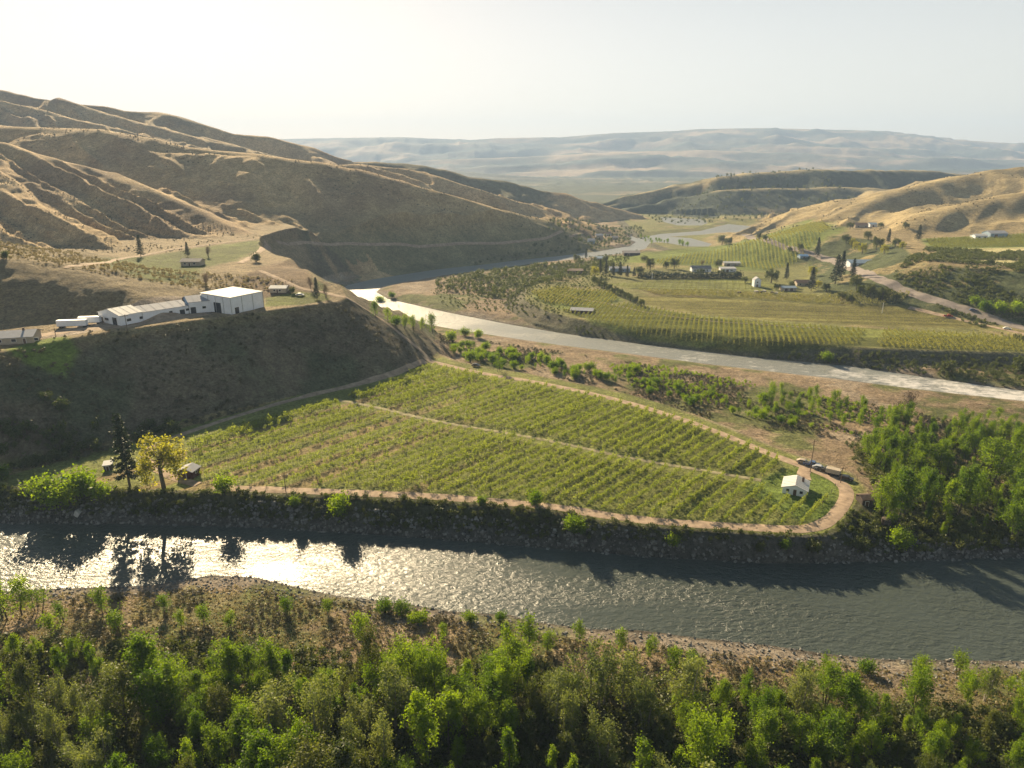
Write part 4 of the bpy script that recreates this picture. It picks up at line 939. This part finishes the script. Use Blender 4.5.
def building(name, label, cat, K, R_, depth, hw, rise=2., roof='x', wall='white', roofm='whiteroof', over=.5, win=(), door=(), chim=None, group=None, panels=0, awn=None):
    a = ground(*K); b = ground(*R_)
    if abs(K[1]-R_[1]) < 1.1 and K[1] < 300: b = (a[0]+(R_[0]-K[0])*(a[1]*cP+(CH-a[2])*sP)/F, a[1], a[2])
    w = math.hypot(b[0]-a[0], b[1]-a[1]); z = min(a[2], b[2])
    ang = math.atan2(b[1]-a[1], b[0]-a[0]); e = empty(name, (a[0], a[1], z), ang); tag(e, label, cat, group)
    d = depth; g = 2.5; mw = MB()
    if roof in 'xy':
        if roof == 'x': pf = [(0,-g),(d,-g),(d,hw),(d/2,hw+rise),(0,hw)]; L_ = w; f = lambda u, v, t: (t, u, v)
        else: pf = [(0,-g),(w,-g),(w,hw),(w/2,hw+rise),(0,hw)]; L_ = d; f = lambda u, v, t: (u, t, v)
        n = 5; V = [f(u, v, 0) for u, v in pf]+[f(u, v, L_) for u, v in pf]
        Q = [(i, (i+1) % n, (i+1) % n+n, i+n) for i in range(n)]+[(0,1,2,4),(5,9,7,6),(4,2,3,3),(9,8,7,7)]
        me = bpy.data.meshes.new('walls'); me.from_pydata(V, [], [q if len(set(q)) == 4 else q[:3] for q in Q]); me.materials.append(M[wall])
        o = bpy.data.objects.new('walls', me); COL.objects.link(o); o.parent = e
        rb = MB(); S = d if roof == 'x' else w; th = .16; k = rise/(S/2)
        for s0, s1, z0, z1 in ((-over, S/2, hw-over*k, hw+rise), (S+over, S/2, hw-over*k, hw+rise)):
            V = [f(u, v+t_+.02, l) for l in (-over, L_+over) for (u, v) in ((s0, z0), (s1, z1)) for t_ in (0, th)]
            rb.add(V, [(0,1,3,2),(4,6,7,5),(0,4,5,1),(2,3,7,6),(0,2,6,4),(1,5,7,3)])
        ro = rb.build('roof', M[roofm], e)
        if panels:   # standing seams
            sb_ = MB(); nn = int(L_/panels)
            for i in range(nn):
                t0 = (i+.5)*L_/nn
                for s0, s1 in ((-over, S/2), (S+over, S/2)):
                    V = [f(u, v+q_, l) for l in (t0-.05, t0+.05) for (u, v) in ((s0, hw-over*k+th+.02), (s1, hw+rise+th+.02)) for q_ in (.01, .08)]
                    sb_.add(V, [(0,1,3,2),(4,6,7,5),(0,4,5,1),(2,3,7,6),(0,2,6,4),(1,5,7,3)])
            sb_.build('roof_seams', M[roofm], ro)
    else:
        MB().box(0, 0, -g, w, d, hw).build('walls', M[wall], e)
        rb = MB(); V = []
        for xx in (-over, w+over):
            for yy, zz in ((-over, hw+.03), (d+over, hw+.03+rise)):
                for t_ in (0, .35): V.append((xx, yy, zz+t_))
        rb.add(V, [(0,1,3,2),(4,6,7,5),(0,4,5,1),(2,3,7,6),(0,2,6,4),(1,5,7,3)]); ro = rb.build('roof', M[roofm], e)
        if rise > .3: MB().box(.05, .05, hw-.1, w-.05, d-.05, hw+rise*.5).build('parapet', M[wall], e)
        if panels:
            sb_ = MB(); nn = max(2, int(w/panels))
            for i in range(nn+1): MB().box(i*w/nn-.12, -.14, 0, i*w/nn+.12, -.003, hw-.02).build('wall_rib', M['steel'], e)
            nn = max(2, int(d/panels))
            for i in range(1, nn+1): MB().box(-.14, i*d/nn-.12, 0, -.003, i*d/nn+.12, hw-.02).build('wall_rib', M['steel'], e)
    def opening(lst, nm, mt):
        for fc, u, z0, ww, hh in lst:
            m1 = MB(); m2 = MB(); t = .09
            if fc == 'f': m1.box(u-.12, -t, z0-.12, u+ww+.12, -.004, z0+hh+.12); m2.box(u, -t-.03, z0, u+ww, -t+.02, z0+hh)
            elif fc == 'l': m1.box(-t, u-.12, z0-.12, -.004, u+ww+.12, z0+hh+.12); m2.box(-t-.03, u, z0, -t+.02, u+ww, z0+hh)
            else: m1.box(w+.004, u-.12, z0-.12, w+t, u+ww+.12, z0+hh+.12); m2.box(w+t-.02, u, z0, w+t+.03, u+ww, z0+hh)
            if nm == 'window': o = m1.build('window', M['trim'], e); m2.build('pane', M['glass'], o)
            else: o = m2.build('door', mt, e); m1.build('door_frame', M['trim'], o)
    opening(win, 'window', None); opening(door, 'door', M['door'] if cat != 'warehouse' else M['glass'])
    if chim:
        MB().box(chim[0], chim[1], hw, chim[0]+.7, chim[1]+.7, hw+rise+1.1).build('chimney', M['brownroof'], ro)
    return e, w
building('packing_shed', 'white gabled shed with bright roof, first of the long packing sheds beyond the two trailers', 'warehouse', (121,326), (143,321), 17, 4.6, 2.2, 'x', over=.4, win=[('f',3,1.5,2,1.2),('l',9,1.5,3,1.1),('f',9,1.4,1.6,1.2)], door=[('l',2.5,0,3.4,3.4),('l',13.5,0,2.2,2.6)], panels=3)
building('long_packing_shed', 'very long low grey roofed shed joined between the white gabled end and the blue gable', 'warehouse', (143.6,320.8), (189,313.5), 15, 3.9, 1.8, 'x', roofm='greyroof', over=.3, wall='white', win=[('f',12,1.5,1.6,1.1),('f',20,1.5,1.6,1.1),('f',34,1.5,1.6,1.1)], door=[('f',17,0,2.4,2.4)], panels=4)
e_, w_ = building('blue_gabled_shed', 'shed with a blue painted gable between the long grey shed and the tall white hall', 'warehouse', (189.8,313.3), (213,311.5), 14, 5.6, 2.0, 'x', roofm='greyroof', wall='white', over=.3, door=[('f',.6,0,2.4,3.2)], win=[('f',6,2,1.6,1.1)], panels=4)
V = [(-.03-t_, a, b) for t_ in (0, .08) for a, b in ((0,3.9),(14,3.9),(14,5.6),(7,7.58),(0,5.6))]
me = bpy.data.meshes.new('gable_panel'); me.from_pydata(V, [], [(0,1,2,3,4),(9,8,7,6,5)]+[(i, i+5, (i+1) % 5+5, (i+1) % 5) for i in range(5)]); me.materials.append(M['blue'])
o_ = bpy.data.objects.new('gable_panel', me); COL.objects.link(o_); o_.parent = e_
building('tall_hall', 'tall white hall with a broad flat bright roof at the end of the packing sheds', 'warehouse', (232,314.5), (264,307), 21, 7.9, .6, 'flat', over=.25, door=[('l',7,0,5,5),('f',2,0,2.4,3)], win=[], panels=5)
building('left_house', 'low house with a pale grey roof at the left edge of the terrace', 'house', (-14,346), (33,343), 11, 2.9, 1.6, 'x', wall='tan', roofm='greyroof', over=.8, win=[('f',4,1,1.6,1.1),('f',9,1,1.6,1.1),('f',17,1,1.4,1.1)], door=[('f',13,0,1,2.1)], chim=(12,4.5))
building('meadow_house', 'long low brown roofed house on the bright meadow below the hill road', 'house', (181,266), (200,265), 8, 2.8, 1.4, 'x', wall='tan', roofm='shingle', over=.6, win=[('f',2,1,1.4,1.1),('f',8,1,1.4,1.1)], door=[('f',5,0,1,2.1)])
building('small_terrace_house', 'small low house with a white roof near the tip of the terrace', 'house', (270,293), (286,293), 7, 2.6, 1.0, 'x', wall='tan', roofm='whiteroof', over=.5, win=[('f',2,1,1.2,1),('f',5,1,1.2,1)], door=[('f',3.7,0,.9,2.05)])
building('white_cottage', 'small white cottage with a pale metal roof on the lawn inside the road bend', 'house', (782,493), (806,497.5), 7.5, 2.3, 1.25, 'y', wall='white', roofm='whiteroof', over=.5, win=[('f',1.1,.95,.9,.9),('f',5.1,.95,.9,.9),('l',2,.95,1,.9),('r',2.5,.95,1.2,.9)], door=[('f',3.2,0,.95,2.0)], chim=(5.2,4.6), panels=1.2)
building('red_shed', 'small red board shed with a grey roof under the yellow green willow', 'shed', (178,478), (193,479), 4.6, 2.5, 1.0, 'y', wall='red', roofm='greyroof', over=.35, door=[('f',1.3,0,1.8,2.1)], win=[('r',1.8,1.3,.9,.8)])
building('dark_shed', 'small dark board shed half hidden in the grass between the road bend and wood', 'shed', (862,505), (872,507), 4, 2.4, .8, 'x', wall='darkwood', roofm='brownroof', over=.25, door=[('f',1,0,1,1.9)])
building('long_barn', 'long low barn with a blue grey roof and dark openings beside the highway', 'barn', (850,267), (881,266), 13, 3.6, 2.2, 'x', wall='white', roofm='bluegrey', over=.6, win=[], door=[('f',3+i*4.6,0,2.6,2.6) for i in range(7)], panels=4)
building('white_farmhouse', 'white farmhouse with a grey roof behind the long dark hedge', 'house', (692,272), (711,272), 9, 3.4, 2.2, 'x', wall='white', roofm='shingle', over=.5, win=[('f',2+i*3,1.2,1.4,1.2) for i in range(5)], door=[])
building('pale_farm_shed', 'pale flat roofed farm shed right of the white farmhouse', 'shed', (721,272), (736,272), 8, 3, .6, 'flat', wall='white', roofm='greyroof', win=[('f',2,1,1.5,1),('f',9,1,1.5,1)], door=[('f',5,0,2.4,2.3)])
building('open_farm_shed', 'tan shed set back behind the pale flat roofed one', 'shed', (724,266), (740,266), 8, 3, 1.2, 'x', wall='tan', roofm='whiteroof', door=[('f',3,0,3,2.5)])
building('farm_tower', 'narrow white two storey farm building standing at the right end of the hedge', 'barn', (754,287), (760.5,287), 6, 6, 2.0, 'y', wall='white', roofm='greyroof', over=.2, win=[('f',2,3.4,1.1,1.1)], door=[('f',1.8,0,1.6,2.2)])
building('hedge_shed', 'pale grey shed between the dark conifers at the left end of the hedge', 'shed', (610,272), (630,271), 8, 3.4, 1.2, 'x', wall='bluegrey', roofm='greyroof', win=[('f',3,1,1.6,1),('f',12,1,1.6,1)])
building('yard_house', 'brown roofed house in the farm yard behind the middle conifer', 'house', (797,286), (815,286), 9, 2.8, 1.8, 'x', wall='tan', roofm='brownroof', over=.6, win=[('f',2,1,1.4,1.1),('f',12,1,1.4,1.1)], door=[('f',7,0,1,2.1)])
building('yard_garage', 'low garage with a pale blue grey roof at the left of the farm yard', 'garage', (782,291), (796,291), 7, 2.6, 1.0, 'x', wall='tan', roofm='bluegrey', door=[('f',2,0,2.6,2.2),('f',6.5,0,2.6,2.2)])
building('blue_roofed_shed', 'small shed with a blue roof beside the conifer at the highway', 'shed', (800,259), (808,259), 8, 3, 1.4, 'x', wall='bluegrey', roofm='blue', door=[('f',3,0,2.4,2.3)])
building('terrace_barn', 'pale green grey barn far right on the upper terrace', 'barn', (990,238), (1007,238), 14, 4.5, 2.2, 'x', wall='bluegrey', roofm='greyroof', door=[('f',4,0,3.5,3.5)])
building('terrace_bungalow', 'white low building left of the barn on the upper terrace', 'house', (975,239), (987,239), 9, 3.2, 1.4, 'x', wall='white', roofm='whiteroof', win=[('f',3,1,1.6,1.2),('f',9,1,1.6,1.2)])
building('terrace_farmhouse', 'dark roofed farmhouse among trees at the foot of the right hills', 'house', (855,228), (868,228), 12, 3.6, 2.2, 'x', wall='tan', roofm='brownroof', win=[('f',3,1.2,1.6,1.2),('f',12,1.2,1.6,1.2)])
building('pale_cabin', 'pale cabin right of the dark roofed farmhouse under the right hills', 'house', (870,227), (877,227), 9, 3.2, 1.6, 'x', wall='white', roofm='bluegrey', door=[('f',3,0,1.6,2.2)])
building('river_barn', 'long dark roofed barn by the distant river bend', 'barn', (624,256), (640,256), 14, 3.6, 2, 'x', wall='darkwood', roofm='shingle', door=[('f',4,0,3,2.6)])
building('river_shed', 'low dark roofed shed left of the long barn by the distant river', 'barn', (596,261), (607,261), 12, 3, 1.6, 'x', wall='darkwood', roofm='bluegrey', door=[('f',4,0,3,2.4)])
building('bin_yard_shed', 'dark low shed standing alone on the bare bend left of the hedge', 'shed', (568,274), (583,274.5), 12, 3, 1.2, 'x', wall='darkwood', roofm='brownroof', door=[('f',4,0,3,2.4)])
building('net_shed', 'low open shed with a grey roof on the pale patch between two orchard blocks', 'shed', (571,313), (592,314), 9, 2.2, 1.0, 'x', wall='darkwood', roofm='greyroof', over=.8, door=[('f',3,0,3,1.9),('f',9,0,3,1.9)])
for i, (a, b_, lab) in enumerate([((596,238),(603,238),'left'),((604,236),(611,236),'middle'),((588,243),(595,243),'lower left'),((612,240),(618,240),'right')]):
    building('hamlet_house', 'small distant house in the hamlet by the river narrows, %s of the four' % lab, 'house', a, b_, 10, 3.4, 2, 'x', wall=['tan', 'white', 'bluegrey', 'tan'][i], roofm=['greyroof', 'brownroof', 'greyroof', 'shingle'][i], win=[('f',2,1,1.6,1.2)], door=[('f',5,0,1.1,2.1)])
building('pale_lean_to', 'small lean-to with a pale sheet roof left of the tall pine', 'shed', (104,471), (112,470), 3, 1.7, .4, 'flat', wall='darkwood', roofm='whiteroof', over=.3, door=[('f',.8,0,.8,1.5)])
# ------------------------------------------------------------------ poles, vehicles and small things
def pole(px, py, hpx, label, arm=True, m='pole', cat='utility pole', r=.14):
    g = ground(px, py); h = hm(px, py, hpx); e = empty('utility_pole' if arm else 'post', g, .5); tag(e, label, cat)
    MB().tube([(0,0,-.5),(0,0,h)], [r, r*.7], 8).build('pole', M[m], e)
    if arm:
        ca = MB().box(-1.2, -.06, h-.75, 1.2, .06, h-.6).build('crossarm', M[m], e)
        for k in (-1.05, 0, 1.05): MB().tube([(k,0,h-.6),(k,0,h-.4)], [.05, .04], 6).build('insulator', M['steel'], ca)
pole(127.5,331,16,'thin lamp-like utility pole in front of the white gabled packing shed')
pole(286.5,290,9,'short utility pole near the small house on the terrace tip')
pole(286,492,19,'utility pole at the river edge of the orchard')
pole(810,472,33,'tall utility pole at the bend beside the white cottage')
pole(840.5,483,17,'utility pole on the outside of the road bend by the fence')
pole(56,337,9,'short utility pole on the lawn beside the left house')
pole(811.5,283,18,'utility pole in the farm yard')
pole(882,313,10,'white marker post standing in the sparse field', False, 'trim', 'post', .2)
pole(652,279,6,'small white post in front of the hedge', False, 'trim', 'post', .3)
M['paints'] = {k: plain('car_paint_'+k, c, .3, .03, 1, spec=.6) for k, c in dict(white=(.75, .75, .75), black=(.02, .02, .022), red=(.35, .03, .02), silver=(.4, .41, .43), blue=(.05, .09, .2), tan=(.4, .33, .24)).items()}
def car(px, py, ang, paint, label, kind='car'):
    g = ground(px, py); e = empty('parked_car' if kind == 'car' else 'pickup_truck', (g[0], g[1], g[2]+.16), ang); tag(e, label, kind if kind == 'car' else 'pickup')
    P = M['paints'][paint]
    def prof(pts, hw_, m, nm, par, ins=.0):
        n = len(pts); V = [(x, -hw_, z) for x, z in pts]+[(x, hw_, z) for x, z in pts]
        me = bpy.data.meshes.new(nm); me.from_pydata(V, [], [tuple(range(n)), tuple(range(2*n-1, n-1, -1))]+[(i, i+n, (i+1) % n+n, (i+1) % n) for i in range(n)]); me.materials.append(m)
        o = bpy.data.objects.new(nm, me); COL.objects.link(o); o.parent = par; return o
    if kind == 'car':
        b = prof([(-2.2,.35),(2.2,.35),(2.25,.75),(1.2,.95),(.6,1.42),(-1.1,1.45),(-1.9,1.0),(-2.25,.9)], .88, P, 'body', e)
        prof([(1.1,.97),(.55,1.36),(-1.05,1.39),(-1.75,1.0)], .892, M['glass'], 'side_windows', b)
        wx = (-1.4, 1.4)
    else:
        b = prof([(-2.7,.45),(2.7,.45),(2.7,.95),(1.6,1.1),(1.1,1.75),(-.4,1.78),(-.5,1.1),(-2.7,1.1)], .95, P, 'body', e)
        prof([(1.45,1.12),(1.03,1.68),(-.3,1.7),(-.38,1.12)], .962, M['glass'], 'side_windows', b)
        MB().box(-2.6, -.8, 1.102, -.6, .8, 1.12).build('truck_bed', M['rubber'], b)
        wx = (-1.75, 1.75)
    for wx_ in wx:
        for sy in (-1, 1):
            w_ = MB().tube([(wx_, sy*.70, .35), (wx_, sy*.93, .35)], [.36, .36], 8).build('wheel', M['rubber'], e)
            MB().tube([(wx_, sy*.92, .35), (wx_, sy*.96, .35)], [.2, .2], 8).build('rim', M['steel'], w_)
    for sy in (-.6, .6): MB().box(2.2 if kind == 'car' else 2.66, sy-.15, .6, 2.27 if kind == 'car' else 2.73, sy+.15, .74).build('headlight', M['trim'], e)
    return e
def trailer(px, py, ang, L_, label, paint='white', h=2.6, name='box_trailer', cat='trailer'):
    g = ground(px, py); e = empty(name, g, ang); tag(e, label, cat)
    b = MB().box(-L_/2, -1.2, .9, L_/2, 1.2, .9+h).build('box', M['white'] if paint == 'white' else M['tan'], e)
    MB().box(-L_/2-.02, -1.0, 1.0, -L_/2-.08, 1.0, .8+h).build('rear_door', M['trim'], b)
    MB().box(-L_/2, -.5, .6, L_/2+1.2, .5, .85).build('chassis', M['rubber'], e)
    for x in (-L_/2+1.2, -L_/2+2.3, L_/2-1):
        for s_ in (-1, 1): MB().tube([(x, s_*.8, .45), (x, s_*1.15, .45)], [.45, .45], 8).build('wheel', M['rubber'], e)
trailer(73,327.5,.16,12,'longer white box trailer parked left of the packing sheds')
trailer(90.5,324,.16,9,'shorter white box trailer against the end of the packing sheds')
ra = math.radians(-30)
car(803,463.5,ra,'tan','tan car at the upper end of the row of vehicles on the road verge')
car(811,466,ra+.1,'blue','dark blue pickup in the row beside the tall pole','pickup')
car(819,469.5,ra,'silver','silver car parked behind the dark blue pickup on the verge')
car(826,472,ra-.1,'black','black pickup in front of the tan trailer on the verge','pickup')
trailer(833,475,ra-.1,4.5,'tan covered trailer beside the road at the row of vehicles', 'tan', 1.5, 'covered_trailer')
car(846,480,ra,'black','black car alone at the lower end of the road verge')
car(476,366.5,math.radians(-20),'black','black car parked on the road above the orchard')
car(948,317,math.radians(-25),'red','dark red pickup driving on the path beside the highway','pickup')
car(1007,329.5,math.radians(-25),'white','white car on the path near the right edge')
car(973,302+9,math.radians(-25),'blue','dark car on the highway')
car(300,296,0,'silver','silver car near the small house on the terrace tip')
# fuel tank and boulder
g = ground(885,527); e = empty('water_tank', g); tag(e, 'dark round tank on legs in the grass above the river corner', 'tank')
MB().tube([(0,0,1.0),(0,0,1.1),(0,0,2.8),(0,0,3.2)], [.3, 1.3, 1.3, .3], 8).build('drum', M['darkwood'], e)
for a in range(4): MB().tube([(math.cos(a*1.57)*1.0, math.sin(a*1.57)*1.0, -.2), (math.cos(a*1.57)*.9, math.sin(a*1.57)*.9, 1.25)], [.08, .08], 6).build('leg', M['pole'], e)
g = ground(62,481); e = empty('propane_tank', g, .4); tag(e, 'white propane tank between the two green trees at the left bank', 'tank')
MB().tube([(-1.5,0,.9),(-1.2,0,.9),(1.2,0,.9),(1.5,0,.9)], [.15, .6, .6, .15], 8).build('drum', M['white'], e)
for k in (-.8, .8): MB().box(k-.1, -.4, -.2, k+.1, .4, .5).build('saddle', M['concrete'], e)
g = ground(78,513); V, Q, m = rock(5); o = mesh_np('boulder', V*2.0, Q, [M['concrete']]); o.location = g; tag(o, 'pale boulder on the bank below the bright trees at left', 'boulder')
# field debris: pallets and bins in the farm yard
for i, (px, py) in enumerate([(739,294.5),(756,293.5),(760,294),(764,293),(772,294.5),(776,295)]):
    g = ground(px, py); e = empty('bin_stack', g, .3*i); tag(e, 'pale stack of fruit bins on the bare ground below the farm tower', 'bin stack', 'stacks of fruit bins below the farm tower')
    for k in range(3): MB().box(-1.4+.05*k, -1.2, k*.8, 1.4+.05*k, 1.2, k*.8+.7).build('bin', M['concrete' if i % 2 else 'darkwood'], e)
# orchard fence by the road bend
def fence(P, label, name='wire_fence', step=4.):
    g = [ground(*p) for p in P]; A = np.array(g); d = np.concatenate([[0], np.cumsum(np.hypot(*np.diff(A[:, :2], axis=0).T))]); n = max(3, int(d[-1]/step)); s_ = np.linspace(0, d[-1], n)
    X = np.interp(s_, d, A[:, 0]); Y = np.interp(s_, d, A[:, 1]); Z = Hq(X, Y); e = empty(name, (X[0], Y[0], Z[0])); tag(e, label, 'fence')
    for a, b, c in zip(X-X[0], Y-Y[0], Z-Z[0]): MB().tube([(a,b,c-.3),(a,b,c+1.5)], [.07, .06], 6).build('post', M['pole'], e)
    wb = MB()
    for hh in (.5, .9, 1.3): wb.tube([(a, b, c+hh) for a, b, c in zip(X-X[0], Y-Y[0], Z-Z[0])], [.012]*n, 4)
    wb.build('wire', M['rubber'], e)
fence([(835,487),(829,497),(822,506)], 'post and wire fence between the cottage lawn and the road bend')
fence([(845,472),(870,490),(890,500)], 'post and wire fence running from the road bend into the wood')
# remove prototype meshes of the trees (their copies stay)
for k in _dat:
    for c, t, h in _dat[k][1]: bpy.data.objects.remove(c); bpy.data.objects.remove(t)
#@@LIGHT
w = bpy.data.worlds.new('World'); sc.world = w; w.use_nodes = True
nt = w.node_tree; sky = nt.nodes.new('ShaderNodeTexSky'); sky.sky_type = 'NISHITA'; sky.sun_disc = False
sky.sun_elevation = SUN_EL; sky.sun_rotation = SUN_AZ; sky.altitude = 300; sky.air_density = 1.0; sky.dust_density = .6; sky.ozone_density = 1.0
gm = nt.nodes.new('ShaderNodeGamma'); gm.inputs[1].default_value = .45; nt.links.new(sky.outputs[0], gm.inputs[0])
wt = nt.nodes.new('ShaderNodeVectorMath'); wt.operation = 'MULTIPLY'; wt.inputs[1].default_value = (1.2, 1.04, .90)
nt.links.new(gm.outputs[0], wt.inputs[0]); tcw = nt.nodes.new('ShaderNodeTexCoord'); sx = nt.nodes.new('ShaderNodeSeparateXYZ'); nt.links.new(tcw.outputs['Generated'], sx.inputs[0])
ze = nt.nodes.new('ShaderNodeMapRange'); ze.interpolation_type = 'SMOOTHSTEP'
for k_, v_ in (('From Min', .12), ('From Max', .62), ('To Min', 1.0), ('To Max', 0.0)): ze.inputs[k_].default_value = v_
nt.links.new(sx.outputs['Z'], ze.inputs['Value'])
mxw = nt.nodes.new('ShaderNodeMix'); mxw.data_type = 'RGBA'; mxw.inputs[6].default_value = (.22, .34, .42, 1); mxw.inputs[7].default_value = (1, 1, 1, 1)
nt.links.new(ze.outputs[0], mxw.inputs[0]); wz = nt.nodes.new('ShaderNodeVectorMath'); wz.operation = 'MULTIPLY'; nt.links.new(wt.outputs[0], wz.inputs[0]); nt.links.new(mxw.outputs[2], wz.inputs[1])
nt.links.new(wz.outputs[0], nt.nodes['Background'].inputs[0]); nt.nodes['Background'].inputs[1].default_value = .118
sl = bpy.data.lights.new('sun', 'SUN'); sl.energy = 5.0; sl.angle = math.radians(.55); sl.color = (1, .79, .50)
so = bpy.data.objects.new('sun', sl); COL.objects.link(so)
so.rotation_euler = (math.pi/2-SUN_EL, 0, -SUN_AZ+math.pi)
def haze():
    x0, x1, y0, y1, z0, z1 = -11200, 11200, -600, 11300, -60, 740
    V = [(a, b, c) for a in (x0, x1) for b in (y0, y1) for c in (z0, z1)]
    q = [(0,1,3,2),(4,6,7,5),(0,4,5,1),(2,3,7,6),(0,2,6,4),(1,5,7,3)]
    m = bpy.data.materials.new('haze_air'); m.use_nodes = True; nt = m.node_tree; nt.nodes.clear()
    out = nt.nodes.new('ShaderNodeOutputMaterial'); v = nt.nodes.new('ShaderNodeVolumePrincipled')
    v.inputs['Color'].default_value = (.43, .60, .92, 1); v.inputs['Density'].default_value = HAZE; v.inputs['Anisotropy'].default_value = .1
    nt.links.new(v.outputs[0], out.inputs['Volume'])
    o = mesh_np('haze', V, q, [m]); tag(o, kind='stuff')
HAZE = 1.15e-4
haze()
sc.view_settings.view_transform = 'Standard'; sc.view_settings.look = 'None'; sc.view_settings.gamma = 1; sc.view_settings.exposure = 1.66
sc.cycles.max_bounces = 5; sc.cycles.diffuse_bounces = 2; sc.cycles.glossy_bounces = 2; sc.cycles.transmission_bounces = 4; sc.cycles.transparent_max_bounces = 4; sc.cycles.volume_bounces = 0
sc.cycles.use_denoising = True; sc.cycles.use_adaptive_sampling = True; sc.cycles.adaptive_threshold = .02
sc.cycles.sample_clamp_indirect = 8
